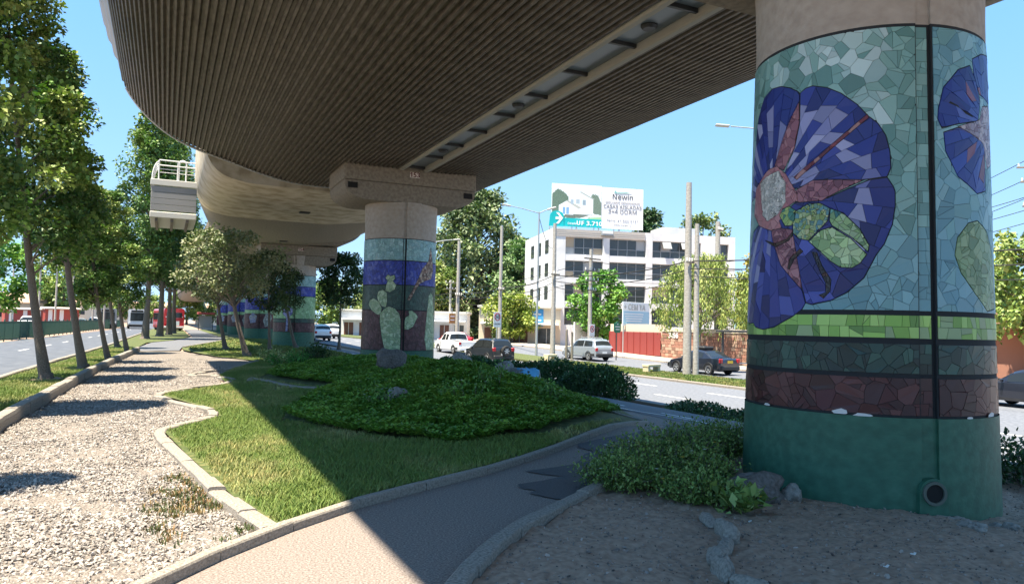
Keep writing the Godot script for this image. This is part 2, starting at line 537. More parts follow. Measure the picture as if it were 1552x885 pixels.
	for k in 14:
		inst(dm, "lane_dash", M.road_paint, lr, Transform3D(Basis(Vector3.UP, -0.022), Vector3(-14.6 + k * 0.17, -0.054, -30.0 - k * 7.0)))
	var mk := MB.new()
	var ml := pv([2.1, -17.0, 2.3, -15.13, 2.62, -14.2, 2.8, -13.2, 2.6, -12.4, 2.0, -11.85])
	for i in ml.size() - 1:
		var t := (ml[i + 1] - ml[i]).normalized().orthogonal() * 0.06
		var q := []
		for e in [ml[i] - t, ml[i] + t, ml[i + 1] + t, ml[i + 1] - t]: q.append(Vector3(e.x, gh(e.x, e.y) + 0.004, e.y))
		mk.quadh(q[0], q[1], q[2], q[3], Vector3.UP)
	put(mk, "edge_line", M.road_paint, get_node("bike_path"))
	var bp: Node3D = get_node("bike_path")
	var bd := MB.new()
	bd.box(Vector3.ZERO, Vector3(0.1, 0.006, 1.2))
	var bdm := bd.mesh()
	for k in 14:
		var bz := -14.5 - k * 2.8
		inst(bdm, "lane_dash", M.road_paint, bp, Transform3D(Basis.IDENTITY, Vector3(3.15, gh(3.15, bz) - 0.006, bz)))

func road_strip(called: String, x0: float, x1: float, lift: float, z0: float, z1: float, m: Material) -> void:
	var mb := MB.new()
	var z := z0
	while z > z1:
		var ze := maxf(z - 6.0, z1)
		var a := Vector3(x0 + rx(z), ry(z) + lift, z)
		var b := Vector3(x1 + rx(z), ry(z) + lift, z)
		var c := Vector3(x1 + rx(ze), ry(ze) + lift, ze)
		var d := Vector3(x0 + rx(ze), ry(ze) + lift, ze)
		mb.quadh(a, b, c, d, Vector3.UP)
		if lift > 0.05:
			for e in [[a, d, -1.0], [b, c, 1.0]]:
				mb.quadh(e[0], e[1], e[1] - Vector3(0, 0.3, 0), e[0] - Vector3(0, 0.3, 0), Vector3(e[2], 0, 0))
		z = ze
	structure(put(mb, called, m))

func strip_pieces(root: Node3D, line: PackedVector2Array, w: float, h: float, piece: float, lift: float, m: Material, called: String, rough := 0.0) -> void:
	# stones laid end to end along a line in plan
	var c := Curve2D.new()
	for p in line: c.add_point(p)
	var L := c.get_baked_length()
	var d := 0.0
	while d < L - 0.05:
		var pl := piece * rr(0.85, 1.15)
		if L - d < pl * 1.4: pl = L - d
		var a := c.sample_baked(d)
		var b := c.sample_baked(minf(d + pl, L))
		var t := b - a
		if t.length() > 0.02:
			var ctr := (a + b) * 0.5
			var mb := MB.new()
			var ln := t.length() - (0.012 if rough < 1.0 else -0.03)
			var pitch := atan2(gh(b.x, b.y) - gh(a.x, a.y), t.length())
			var bs := Basis(Vector3.UP, -t.angle()) * Basis(Vector3(0, 0, 1), pitch) * Basis(Vector3(1, 0, 0), rr(-0.03, 0.03) * (1.0 + rough))
			# rounded top profile
			var hw := w * 0.5 * (1.0 + rr(-0.06, 0.06) * (1 + rough))
			var prof := PackedVector2Array([Vector2(-hw, -0.16), Vector2(hw, -0.16), Vector2(hw, h * 0.72), Vector2(hw * 0.82, h * 0.95), Vector2(hw * 0.4, h), Vector2(-hw * 0.4, h), Vector2(-hw * 0.82, h * 0.95), Vector2(-hw, h * 0.72)])
			var tr := Transform3D(bs * Basis(Vector3.UP, PI * 0.5), Vector3(ctr.x, (gh(a.x, a.y) + gh(b.x, b.y)) * 0.5 + lift + rr(-0.008, 0.008) * (1 + rough), ctr.y))
			mb.prism(prof, -ln * 0.5, ln * 0.5, tr)
			put(mb, called, m, root)
		d += pl

func kerbs() -> void:
	var k := structure(Node3D.new())
	var lines := [
		["verge_kerb", [-10.15, 3, -10.12, -5, -10.1, -13.15, -9.99, -18.1, -9.83, -25.4, -9.52, -33.3, -9.12, -42], 0.2, 0.2, 1.05, 0.2],
		["lawn_edging", [-7.15, -6.15, -7.3, -6.8, -7.45, -7.56, -7.62, -8.8, -7.78, -9.98, -7.95, -11.2, -8.0, -11.94, -7.75, -12.5, -7.19, -13.3, -7.1, -14.2, -7.33, -14.97, -7.8, -16.2, -8.08, -17.5, -7.6, -18.8, -6.6, -19.8, -6.2, -21.2, -6.6, -23.0, -7.3, -23.4, -7.0, -24.6, -6.02, -26.03, -5.2, -29, -4.5, -31.8], 0.15, 0.065, 0.5, 1.2],
		["path_kerb", [-9.1, -2.5, -8.6, -4.2, -7.97, -5.21, -7.21, -6.06, -6.15, -6.96, -4.74, -7.81, -2.82, -9.13, -0.59, -10.79, 0.05, -11.3, 0.2, -11.65, 0.1, -12.1, -0.5, -13.0], 0.095, 0.06, 0.95, 0.3],
		["path_kerb", [-7.5, -2.2, -7.0, -3.2, -6.22, -4.53, -5.49, -5.43, -4.9, -5.95, -4.35, -6.39, -3.79, -6.83, -2.9, -7.5], 0.14, 0.045, 0.5, 0.3],
		["road_kerb", [-12.1, 10, -11.85, -24, -11.7, -28, -11.3, -36, -10.9, -48, -9.9, -100], 0.18, 0.1, 1.6, 0.0],
		["road_kerb", [7.45, 10, 7.45, -44, 7.0, -55, 6.0, -66], 0.2, 0.12, 2.0, 0.0],
		["median_kerb", [15.9, -23.6, 15.9, -48], 0.2, 0.13, 2.0, 0.0],
		["median_kerb", [19.8, -23.6, 19.8, -48], 0.2, 0.13, 2.0, 0.0],
		["lawn_edging", [-5.9, -20.5, -5.75, -21.6, -5.2, -18.6, -4.6, -16.8, -4.2, -16.2], 0.16, 0.08, 0.6, 1.0],
		["path_kerb", [-6.9, -46.8, -4.8, -57.2, -3.0, -67.2], 0.14, 0.1, 1.4, 0.2]]
	k.free()
	for l in lines:
		var root := Node3D.new()
		root.name = numbered(l[0])
		add_child(root)
		structure(root)
		strip_pieces(root, pv(l[1]), l[2], l[3], l[4], 0.0, M.kerb, "kerb_stone", l[5])
	# a low line of rounded stones in the soil bed
	var st := Node3D.new()
	st.name = "stone_border"
	add_child(st)
	tag(st, "curved line of round stones set into the bare soil", "stone border")
	var line := pv([-3.28, -5.66, -3.44, -5.32, -3.52, -5.05, -3.66, -4.86, -4.0, -4.62, -4.24, -4.36, -4.38, -4.05, -4.33, -3.72, -4.12, -3.4, -3.8, -3.1, -3.4, -2.85])
	for i in line.size() - 1:
		var d := line[i + 1] - line[i]
		var c := (line[i] + line[i + 1]) * 0.5
		var b := boulder(Vector3.ZERO, Vector3(d.length() * 0.47, 0.06 + 0.025 * (i % 3), 0.055 + 0.02 * ((i + 1) % 2)), 120 + i, 0.2)
		var o := put(b, "border_stone", M.kerb, st, Vector3(c.x, soil_y(c.x, c.y) + 0.03, c.y))
		o.rotation.y = -d.angle() + rr(-0.2, 0.2)

# ---------------------------------------------------------------- mosaics
func hx(s: String) -> Color:
	return Color.html(s).srgb_to_linear()

func pal(s: String) -> Array:
	var r := []
	for w in s.split(" "): r.append(hx(w))
	return r

func clip_half(poly: PackedVector2Array, m: Vector2, d: Vector2) -> PackedVector2Array:
	var out := PackedVector2Array()
	var k := poly.size()
	for i in k:
		var a := poly[i]
		var b := poly[(i + 1) % k]
		var da := (a - m).dot(d)
		var db := (b - m).dot(d)
		if da <= 0.0: out.append(a)
		if (da < 0.0 and db > 0.0) or (da > 0.0 and db < 0.0):
			out.append(a + (b - a) * (da / (da - db)))
	return out

func cells_shards(r: Rect2, size: float) -> Array:
	var nx := int(ceil(r.size.x / size)) + 1
	var ny := int(ceil(r.size.y / size)) + 1
	var sites := []
	for j in ny:
		var row := []
		for i in nx:
			row.append(r.position + Vector2(i + rr(-0.46, 0.46), j + rr(-0.46, 0.46)) * size)
		sites.append(row)
	var out := []
	for j in ny:
		for i in nx:
			var s: Vector2 = sites[j][i]
			var e := size * 1.5
			var p := PackedVector2Array([s + Vector2(-e, -e), s + Vector2(e, -e), s + Vector2(e, e), s + Vector2(-e, e)])
			for dj in range(-2, 3):
				for di in range(-2, 3):
					if di == 0 and dj == 0: continue
					var a := i + di
					var b := j + dj
					if a < 0 or b < 0 or a >= nx or b >= ny: continue
					var q: Vector2 = sites[b][a]
					p = clip_half(p, (s + q) * 0.5, q - s)
					if p.size() < 3: break
				if p.size() < 3: break
			if p.size() < 3: continue
			# break many of the cells once or twice, as shards are
			var todo := [[p, 0]]
			while todo.size() > 0:
				var it: Array = todo.pop_back()
				var q: PackedVector2Array = it[0]
				var lev: int = it[1]
				if q.size() < 3: continue
				if rng.randf() < [0.62, 0.3, 0.0][lev]:
					var c := Vector2.ZERO
					for w in q: c += w
					c = c / q.size() + Vector2(rr(-0.15, 0.15), rr(-0.15, 0.15)) * size
					var d := Vector2.from_angle(rr(0, TAU))
					todo.append([clip_half(q, c, d), lev + 1])
					todo.append([clip_half(q, c, -d), lev + 1])
				else: out.append(q)
	return out

func cells_rows(r: Rect2, size: float) -> Array:
	var out := []
	var rows := maxi(1, int(round(r.size.y / size)))
	var hh := r.size.y / rows
	var sk := size * 0.2
	for j in rows:
		var x := r.position.x - rr(0, size)
		var y := r.position.y + j * hh
		var e0 := Vector2(x + rr(-sk, sk), x + rr(-sk, sk))
		while x < r.end.x:
			x += size * rr(0.55, 1.7)
			var e1 := Vector2(x + rr(-sk, sk), x + rr(-sk, sk))
			var q := PackedVector2Array([Vector2(e0.x, y), Vector2(e1.x, y), Vector2(e1.y, y + hh), Vector2(e0.y, y + hh)])
			if rng.randf() < 0.3:
				var c := (q[0] + q[2]) * 0.5
				var d := Vector2.from_angle(rr(0, TAU))
				for k in [clip_half(q, c, d), clip_half(q, c, -d)]:
					if k.size() >= 3: out.append(k)
			else: out.append(q)
			e0 = e1
	return out

func cells_fan(c: Vector2, a0: float, a1: float, strips: int, rmax: float, size: float) -> Array:
	var out := []
	for k in strips:
		var t0 := a0 + (a1 - a0) * k / strips
		var t1 := a0 + (a1 - a0) * (k + 1) / strips
		var rad := 0.12
		var sk0 := 0.0
		while rad < rmax:
			var r2 := rad + size * rr(0.7, 1.5)
			var sk1 := rr(-0.07, 0.07)
			out.append(PackedVector2Array([c + Vector2(cos(t0), sin(t0)) * (rad - sk0), c + Vector2(cos(t0), sin(t0)) * (r2 - sk1), c + Vector2(cos(t1), sin(t1)) * (r2 + sk1), c + Vector2(cos(t1), sin(t1)) * (rad + sk0)]))
			rad = r2
			sk0 = sk1
	return out

func shaft_r(k: Array, h: float) -> float:
	# k: [radius at ground, fall per metre]
	return k[0] - k[1] * h

func region(poly: PackedVector2Array, mode: String, size: float, cols: Array, edge := 0.004, ex := {}) -> Dictionary:
	return {"poly": poly, "mode": mode, "size": size, "cols": cols, "edge": edge, "ex": ex}

func rectp(x0: float, y0: float, x1: float, y1: float) -> PackedVector2Array:
	return PackedVector2Array([Vector2(x0, y0), Vector2(x1, y0), Vector2(x1, y1), Vector2(x0, y1)])

# lays tiles on a shaft; regions earlier in the list lie on top of later ones
func mosaic(parent: Node3D, regions: Array, rk: Array, sref: float, grout: float, single: int, vis0: float, vis1: float) -> void:
	var tiles := []
	for i in regions.size():
		var g: Dictionary = regions[i]
		var r := Rect2(g.poly[0], Vector2.ZERO)
		for p in g.poly: r = r.expand(p)
		var cs := []
		if g.mode == "shards": cs = cells_shards(r, g.size)
		elif g.mode == "rows": cs = cells_rows(r, g.size)
		else: cs = cells_fan(g.ex.c, g.ex.a0, g.ex.a1, g.ex.n, 2.4, g.size)
		var inner := Geometry2D.offset_polygon(g.poly, -g.edge)
		var upper := []
		for j in i:
			var ur := Rect2(regions[j].poly[0], Vector2.ZERO)
			for p in regions[j].poly: ur = ur.expand(p)
			if ur.grow(0.05).intersects(r): upper.append([regions[j].poly, ur])
		for c in cs:
			var cr := Rect2(c[0], Vector2.ZERO)
			for p in c: cr = cr.expand(p)
			var parts := []
			for ip in inner: parts.append_array(Geometry2D.intersect_polygons(c, ip))
			for u in upper:
				if not u[1].intersects(cr): continue
				var nxt := []
				for p in parts:
					for q in Geometry2D.clip_polygons(p, u[0]):
						if not Geometry2D.is_polygon_clockwise(q): nxt.append(q)
				parts = nxt
			for p in parts:
				for q in Geometry2D.offset_polygon(p, -grout):
					if q.size() < 3: continue
					var ar := 0.0
					var ce := Vector2.ZERO
					for k in q.size():
						ar += q[k].cross(q[(k + 1) % q.size()])
						ce += q[k]
					ce /= q.size()
					ar = absf(ar) * 0.5
					if ar < 0.00012: continue
					var col: Color
					if g.ex.has("pick"): col = g.ex.pick.call(ce)
					else: col = g.cols[rng.randi() % g.cols.size()]
					var t := rr(0.86, 1.14)
					col = Color(col.r * t, col.g * t, col.b * t)
					var back := 0.0 if (ce.x > vis0 and ce.x < vis1) else 1.0
					var face := maxf(0.05, cos((ce.x - (vis0 + vis1) * 0.5) / sref))
					tiles.append([ar * face * (1.0 - back), q, ce, col, g.ex.get("sink", 0.0)])
	tiles.sort_custom(func(a, b): return a[0] > b[0])
	var rest := MB.new()
	for i in tiles.size():
		var t: Array = tiles[i]
		var mb := MB.new() if i < single else rest
		var q: PackedVector2Array = t[1]
		var ce: Vector2 = t[2]
		var tilt := Vector2(rr(-0.02, 0.02), rr(-0.02, 0.02))
		var top := PackedVector3Array()
		var low := PackedVector3Array()
		mb.col = t[3]
		for p in q:
			var a := p.x / sref
			var rad := shaft_r(rk, p.y) - float(t[4])
			var d := 0.009 + tilt.dot(p - ce)
			var e := p + (p - ce).normalized() * 0.0015
			var ae := e.x / sref
			top.append(Vector3(sin(a) * (rad + d), p.y, cos(a) * (rad + d)))
			low.append(Vector3(sin(ae) * (rad - 0.002), e.y, cos(ae) * (rad - 0.002)))
		var out := Vector3(sin(ce.x / sref), 0, cos(ce.x / sref))
		var tr := Geometry2D.triangulate_polygon(q)
		for k in range(0, tr.size(), 3):
			mb.trih(top[tr[k]], top[tr[k + 1]], top[tr[k + 2]], out)
		var cen := Vector3(out.x * (shaft_r(rk, ce.y) - float(t[4])), ce.y, out.z * (shaft_r(rk, ce.y) - float(t[4])))
		for k in q.size():
			var k2 := (k + 1) % q.size()
			mb.quadh(top[k], top[k2], low[k2], low[k], (top[k] + top[k2]) * 0.5 - cen)
		if i < single:
			put(mb, "tile", M.tile, parent)
	if rest.v.size() > 0:
		stuff(put(rest, "small_tiles", M.tile, parent))

# a shaft with a vertical channel between the arc positions g0 and g1
func shaft(parent: Node3D, called: String, m: Material, rk: Array, h0: float, h1: float, g0: float, g1: float, sref: float, flare := 0.0) -> void:
	var mb := MB.new()
	var n := 4
	var prof := []
	var inn := []
	for i in n + 1:
		var h := lerpf(h0, h1, float(i) / n)
		var r := shaft_r(rk, h) + flare * pow(float(i) / n, 2)
		prof.append(Vector2(r, h)); inn.append(Vector2(r - 0.035, h))
	mb.lathe(prof, 72, Transform3D.IDENTITY, g1 / sref, g0 / sref + TAU)
	mb.lathe(inn, 3, Transform3D.IDENTITY, g0 / sref, g1 / sref)
	for g in [g0, g1]:
		var a: float = g / sref
		var u := Vector3(sin(a), 0, cos(a))
		var w := Vector3(cos(a), 0, -sin(a)) * (1.0 if g == g0 else -1.0)
		for i in n:
			mb.quadh(u * prof[i].x + Vector3(0, prof[i].y, 0), u * prof[i + 1].x + Vector3(0, prof[i + 1].y, 0), u * inn[i + 1].x + Vector3(0, inn[i + 1].y, 0), u * inn[i].x + Vector3(0, inn[i].y, 0), w)
	put(mb, called, m, parent)

func pier_cap(root: Node3D, top: float, number: String) -> void:
	# hammerhead: two tiers, the lower one rounded up at its ends
	var w := 2.45
	var y0 := top - 1.3
	var ym := top - 0.66
	var lo := PackedVector2Array()
	for k in 9:
		var a := PI * 0.5 * k / 8
		lo.append(Vector2(1.62 + 0.83 * sin(a), y0 + 0.52 - 0.52 * cos(a)))
	lo.append(Vector2(w, ym))
	lo.append(Vector2(-w, ym))
	for k in 9:
		var a := PI * 0.5 * (8 - k) / 8
		lo.append(Vector2(-1.62 - 0.83 * sin(a), y0 + 0.52 - 0.52 * cos(a)))
	var mb := MB.new()
	mb.prism(lo, -1.3, 1.3)
	var cap := put(mb, "cap", M.conc, root)
	mb = MB.new()
	mb.box(Vector3(0, (ym + top) * 0.5 + 0.01, 0), Vector3(w * 2 + 0.06, top - ym - 0.02, 2.66), Basis.IDENTITY, 0.025)
	put(mb, "cap_upper_tier", M.conc, root)
	for s in [-1, 1]:
		mb = MB.new()
		mb.box(Vector3(s * (w - 0.28), ym - 0.18, 1.31), Vector3(0.34, 0.2, 0.04))
		put(mb, "drain_recess", M.dark, cap)
	mb = MB.new()
	mb.box(Vector3(0.07, top - 0.27, 1.335), Vector3(0.36, 0.2, 0.02), Basis.IDENTITY, 0.004)
	var pl := put(mb, "number_plate", M.plate, root)
	text(number, 0.17, 0.02, pl, M.red_dark, Transform3D(Basis.IDENTITY, Vector3(0.07, top - 0.27, 1.352)), "lettering", true)

func text(s: String, height: float, depth: float, parent: Node3D, m: Material, tr: Transform3D, called := "lettering", bold := false) -> MeshInstance3D:
	var t := TextMesh.new()
	var f := SystemFont.new()
	f.font_names = PackedStringArray(["Droid Sans"])
	if bold: f.font_weight = 700
	t.font = f
	t.text = s
	t.font_size = 64
	t.pixel_size = height / 46.0
	t.depth = depth
	t.curve_step = 4.0
	return inst(t, called, m, parent, tr)

func band_regions(regs: Array, bands: Array, g0: float, g1: float, half: float, size: float) -> void:
	# bands: [h0, h1, mode, palette]; each is cut by the channel
	for b in bands:
		for seg in [[-half, g0 - 0.004], [g1 + 0.012, half]]:
			regs.append(region(rectp(seg[0], b[0], seg[1], b[1]), b[2], size * b[4], b[3], 0.006, b[5] if b.size() > 5 else {}))
		var ex := {"sink": 0.035}
		if b.size() > 5:
			for k in b[5]: ex[k] = b[5][k]
		regs.append(region(rectp(g0 + 0.006, b[0], g1 - 0.03, b[1]), "rows", 0.13, b[3], 0.003, ex))

func near_pier() -> void:
	var root := thing("mosaic_pier", "nearest round viaduct pier with mosaic of blue flowers and a green beetle", "pier", Vector3(-0.06, 0, -6.57), 0, "viaduct piers")
	var rk := [1.415, 0.022]
	var sr := 1.36
	var g0 := -0.65
	var g1 := -0.475
	shaft(root, "painted_base", M.green_paint, [1.43, 0.022], -0.75, 0.78, g0, g1, sr)
	shaft(root, "mosaic_bed", M.grout, rk, 0.78, 5.06, g0, g1, sr)
	shaft(root, "concrete_shaft", M.conc_light, rk, 5.06, 6.2, g0, g1, sr, 0.05)
	pier_cap(root, 7.36, "152")
	# drain outlet at the foot of the channel
	var a := -0.56 / sr
	var u := Vector3(sin(a), 0, cos(a))
	var bs := Basis(Vector3(cos(a), 0, -sin(a)), Vector3.UP, u)
	var mb := MB.new()
	var prof := PackedVector2Array()
	for k in 13:
		var t := PI * k / 12
		prof.append(Vector2(cos(t) * 0.15, 0.02 + sin(t) * 0.15))
	prof.append(Vector2(-0.16, -0.7)); prof.append(Vector2(0.16, -0.7))
	mb.prism(prof, 1.3, 1.475, Transform3D(bs, Vector3.ZERO))
	var ou := put(mb, "drain_outlet", M.green_paint, root)
	mb = MB.new()
	var rim := Transform3D(bs * Basis(Vector3(1, 0, 0), PI * 0.5), u * 1.44 + Vector3(0, 0.02, 0))
	mb.lathe([Vector2(0.095, -0.1), Vector2(0.095, 0.06), Vector2(0.125, 0.06), Vector2(0.125, -0.1)], 24, rim)
	put(mb, "pipe", M.pipe, ou)
	mb = MB.new()
	mb.lathe([Vector2(0.0, 0.038), Vector2(0.094, 0.038)], 24, rim)
	put(mb, "pipe_hole", M.dark, ou)

	# bare plaster where the lowest tiles have come off, and mortar lumps at the foot
	for c in [[-1.42, 0.8, 0.075, 0.045], [-1.2, 0.79, 0.09, 0.022], [-2.3, 0.8, 0.05, 0.02], [0.28, 0.8, 0.07, 0.035], [-0.1, 0.79, 0.04, 0.015]]:
		mb = MB.new()
		var cp := PackedVector3Array()
		for k in 9:
			var t := TAU * k / 9
			var sx: float = (c[0] + cos(t) * c[2] * rr(0.8, 1.2)) / sr
			cp.append(Vector3(sin(sx) * 1.424, c[1] + maxf(-0.01, sin(t) * c[3] * rr(0.8, 1.2)), cos(sx) * 1.424))
		for k in range(1, 8): mb.trih(cp[0], cp[k], cp[k + 1], cp[0] * Vector3(1, 0, 1))
		put(mb, "bare_plaster", M.white_metal, root)
	for k in 11:
		var t := (-1.95 + k * 0.165 + rr(-0.04, 0.04)) / sr
		var s2 := rr(0.06, 0.12)
		put(boulder(Vector3(sin(t) * 1.44, -0.27 + rr(-0.03, 0.02), cos(t) * 1.44), Vector3(s2 * 1.3, s2 * 0.7, s2), 80 + k, 0.3), "mortar_lump", M.kerb, root)

	var sky_l := pal("6f9c98 7fa9a3 6a958f 86b0aa 78a5a2 5f8b86")
	var sky_hi := pal("a9c6c4 9dbfc0 b4cfd0 94b8b6")
	var sky_r := pal("6a9aa6 7aa9b4 6393a0 86b2ba 74a4a8")
	var blue := pal("202c78 273584 1c266c 2d3a8c 1a2262")
	var lav := pal("767cae 8b90bc 666ca2 8085b2 9a9fc6")
	var pink := pal("8a5a68 9a6873 7d4d5c a67880 6f4353")
	var pale := pal("c8cac6 b4b8b4 d8d8d2 a3a7a2")
	var salmon := pal("a9757a b5858a 9d6870")
	var lime := pal("86b450 98c860 78a448 a8d070 6c9848 90a878")
	var beet := pal("8fb37a a9c98c 7da06a b8d3a0 98b48c 6e9468")
	var teal := pal("2f6e70 3d7d7a 5f9a90 275c60")
	var fc := Vector2(-2.33, 3.27)
	var petal := func(c: Vector2) -> Color:
		var d: float = (c - fc).length()
		var an: float = atan2(c.y - fc.y, c.x - fc.x)
		var wave := sin(an * 9.0) * 0.5 + 0.5
		var inner := d > 0.34 + 0.08 * wave and d < (1.12 if an > 0.72 else 0.66) + 0.08 * wave and an > -0.25 and an < 1.2
		var ring := d > 1.0 and d < 1.16 + 0.06 * wave and an > -0.9 and an < 0.75
		var streak := sin(an * 23.0 + 1.3) > 0.55 and d < 1.1
		if an > 1.25 or an < -1.2: 
			if streak and rng.randf() < 0.75: return lav[rng.randi() % 5]
		elif (inner and rng.randf() < 0.85) or (ring and rng.randf() < 0.88):
			return lav[rng.randi() % 5]
		if an < -0.3 and rng.randf() < 0.22: return hx("4a56a8")
		return blue[rng.randi() % 5]
	var petal2 := func(c: Vector2) -> Color:
		var d: float = (c - Vector2(0.55, 4.0)).length()
		if d > 0.35 and d < 0.55 and rng.randf() < 0.3: return hx("4d59a6")
		if rng.randf() < 0.06: return hx("7a4a62")
		return [hx("24388f"), hx("2b4199"), hx("1e2f7f")][rng.randi() % 3]
	var back := func(c: Vector2) -> Color:
		if c.x > g1: return sky_r[rng.randi() % 5]
		var hi: float = fnoise.get_noise_2d(c.x * 95.0 + 40.0, c.y * 60.0)
		if ((c.y > 4.45 and c.x > -2.5 and c.x < -1.0) or (c.y > 3.9 and c.x > -1.25 and c.x < -0.95)) and hi > -0.12 and rng.randf() < 0.75: return sky_hi[rng.randi() % 4]
		if c.y < 2.8: return sky_r[rng.randi() % 5].lerp(sky_l[0], 0.3)
		return sky_l[rng.randi() % 6]
	var beetle := func(c: Vector2) -> Color:
		if c.y > 2.98: return teal[rng.randi() % 4]
		return beet[rng.randi() % 6]
	var R := []
	R.append(region(pv([-2.45,2.77,-2.25,2.71,-2.06,2.75,-1.99,2.82,-1.98,2.79,-2.03,2.72,-2.24,2.66,-2.43,2.75]), "shards", 0.07, pal("2b241f 3a2a20 4a3328"), 0.002))
	R.append(region(pv([-2.05,2.40,-2.02,2.51,-1.88,2.62,-1.84,2.58,-1.96,2.49,-2.02,2.38]), "shards", 0.07, pal("1f1c1c 33241f 452f28"), 0.002))
	R.append(region(pv([-1.74,2.57,-1.68,2.56,-1.62,2.41,-1.52,2.25,-1.53,2.12,-1.60,2.04,-1.65,2.08,-1.58,2.11,-1.58,2.21,-1.64,2.34]), "shards", 0.07, pal("23262c 2d3138 4a3028"), 0.002))
	R.append(region(pv([-2.19,3.03,-2.14,3.11,-2.04,3.13,-1.95,3.07,-1.96,2.96,-2.00,2.89,-2.10,2.90]), "shards", 0.09, pal("9cb870 86a862 3d7d70"), 0.006))
	R.append(region(pv([-1.99,2.91,-1.95,3.06,-1.78,3.13,-1.65,3.12,-1.54,3.05,-1.56,2.91,-1.65,2.82,-1.78,2.70,-1.90,2.73,-1.98,2.80]), "shards", 0.05, pal("8fae74 a3b98a 6f9a8a 5d8f98 b6bf90 88a05c"), 0.006, {}))
	R.append(region(pv([-1.54,3.05,-1.40,2.99,-1.23,2.80,-1.14,2.62,-1.15,2.54,-1.32,2.71,-1.52,2.85,-1.55,2.91]), "shards", 0.09, beet, 0.006, {"pick": beetle}))
	R.append(region(pv([-1.78,2.69,-1.65,2.81,-1.52,2.84,-1.32,2.70,-1.16,2.52,-1.23,2.42,-1.31,2.37,-1.43,2.38,-1.53,2.45,-1.62,2.54]), "shards", 0.1, beet, 0.006))
	R.append(region(pv([-2.62,3.50,-2.43,3.56,-2.22,3.58,-2.10,3.41,-2.10,3.23,-2.09,3.19,-2.22,3.05,-2.41,2.99,-2.53,3.08,-2.58,3.29]), "shards", 0.045, pale, 0.003))
	R.append(region(pv([-2.77,3.44,-2.43,3.63,-2.25,3.64,-2.10,3.52,-1.94,3.28,-1.92,3.16,-1.95,3.17,-2.02,3.14,-2.19,2.97,-2.14,2.88,-2.34,2.87,-2.61,2.96,-2.80,3.12]), "shards", 0.1, salmon, 0.004))
	R.append(region(pv([-1.99,3.46,-1.69,3.65,-1.43,3.85,-1.16,4.07,-1.14,4.03,-1.41,3.81,-1.67,3.61,-1.94,3.42]), "shards", 0.14, pal("6d2f3a 7d3a40 a8807c 622a36"), 0.003))
	R.append(region(pv([-1.93,4.35,-1.92,4.10,-1.98,3.81,-2.13,3.56,-2.30,3.65,-2.16,3.96,-2.07,4.13]), "shards", 0.1, pink, 0.005))
	R.append(region(pv([-1.96,3.30,-1.74,3.39,-1.49,3.37,-1.18,3.34,-1.30,3.29,-1.49,3.21,-1.63,3.14,-1.92,3.15]), "shards", 0.09, pink, 0.005))
	R.append(region(pv([-2.34,2.92,-1.99,2.85,-1.94,2.62,-1.88,2.33,-1.84,2.13,-1.93,2.22,-2.15,2.44,-2.30,2.75]), "shards", 0.1, pink, 0.005))
	var p1 := pv([-2.95,3.31,-2.95,3.61,-2.88,3.88,-2.75,4.35,-2.58,4.56,-2.38,4.62,-2.21,4.60,-2.06,4.54,-1.95,4.47,-1.92,4.44,-1.92,4.10,-1.98,3.81,-2.15,3.60,-2.42,3.43])
	var p2 := pv([-1.92,4.44,-1.85,4.48,-1.76,4.49,-1.58,4.43,-1.43,4.34,-1.26,4.19,-1.15,4.05,-1.05,3.96,-0.97,3.82,-0.93,3.65,-0.92,3.46,-0.96,3.36,-1.14,3.34,-1.74,3.31,-2.07,3.32,-2.15,3.49,-1.98,3.81,-1.92,4.10])
	var p3 := pv([-1.96,3.16,-1.57,3.17,-1.14,3.34,-0.96,3.36,-0.90,3.26,-0.88,3.20,-0.88,3.04,-0.91,2.84,-0.99,2.63,-1.07,2.51,-1.19,2.26,-1.36,2.10,-1.53,2.01,-1.73,1.97,-1.80,1.99,-1.84,2.13,-2.06,2.73,-2.22,2.98])
	var p4 := pv([-1.80,1.99,-1.84,1.92,-1.97,1.83,-2.23,1.71,-2.45,1.68,-2.65,1.71,-2.72,1.76,-2.89,1.75,-3.15,1.79,-3.15,2.09,-3.02,2.51,-2.82,2.91,-2.61,2.99,-2.22,2.98,-2.06,2.73,-1.84,2.13])
	R.append(region(p1, "fan", 0.2, blue, 0.008, {"c": fc, "a0": 0.6, "a1": 3.4, "n": 20, "pick": petal}))
	R.append(region(p2, "fan", 0.17, blue, 0.008, {"c": fc, "a0": -0.25, "a1": 1.5, "n": 13, "pick": petal}))
	R.append(region(p3, "fan", 0.17, blue, 0.008, {"c": fc, "a0": -1.6, "a1": 0.3, "n": 12, "pick": petal}))
	R.append(region(p4, "fan", 0.22, blue, 0.008, {"c": fc, "a0": -2.9, "a1": -0.9, "n": 15, "pick": petal}))
	R.append(region(pv([0.25,4.07,0.34,4.24,0.63,4.31,0.9,4.27,0.9,3.72,0.44,3.54,0.34,3.81,-0.16,3.94]), "shards", 0.07, pal("8f8494 a79aa6 7d6573 b3a9b0"), 0.004))
	var c2 := Vector2(0.5, 4.0)
	R.append(region(pv([-0.41,4.12,-0.34,4.36,-0.13,4.58,0.08,4.66,0.19,4.51,0.29,4.29,0.23,4.05,-0.16,3.96,-0.37,3.90,-0.42,4.00]), "fan", 0.25, blue, 0.008, {"c": c2, "a0": 1.9, "a1": 3.4, "n": 9, "pick": petal2}))
	R.append(region(pv([0.12,4.74,0.36,4.85,0.95,4.96,0.95,4.44,0.64,4.32,0.27,4.36,0.15,4.55]), "fan", 0.25, blue, 0.008, {"c": c2, "a0": 0.6, "a1": 2.2, "n": 9, "pick": petal2}))
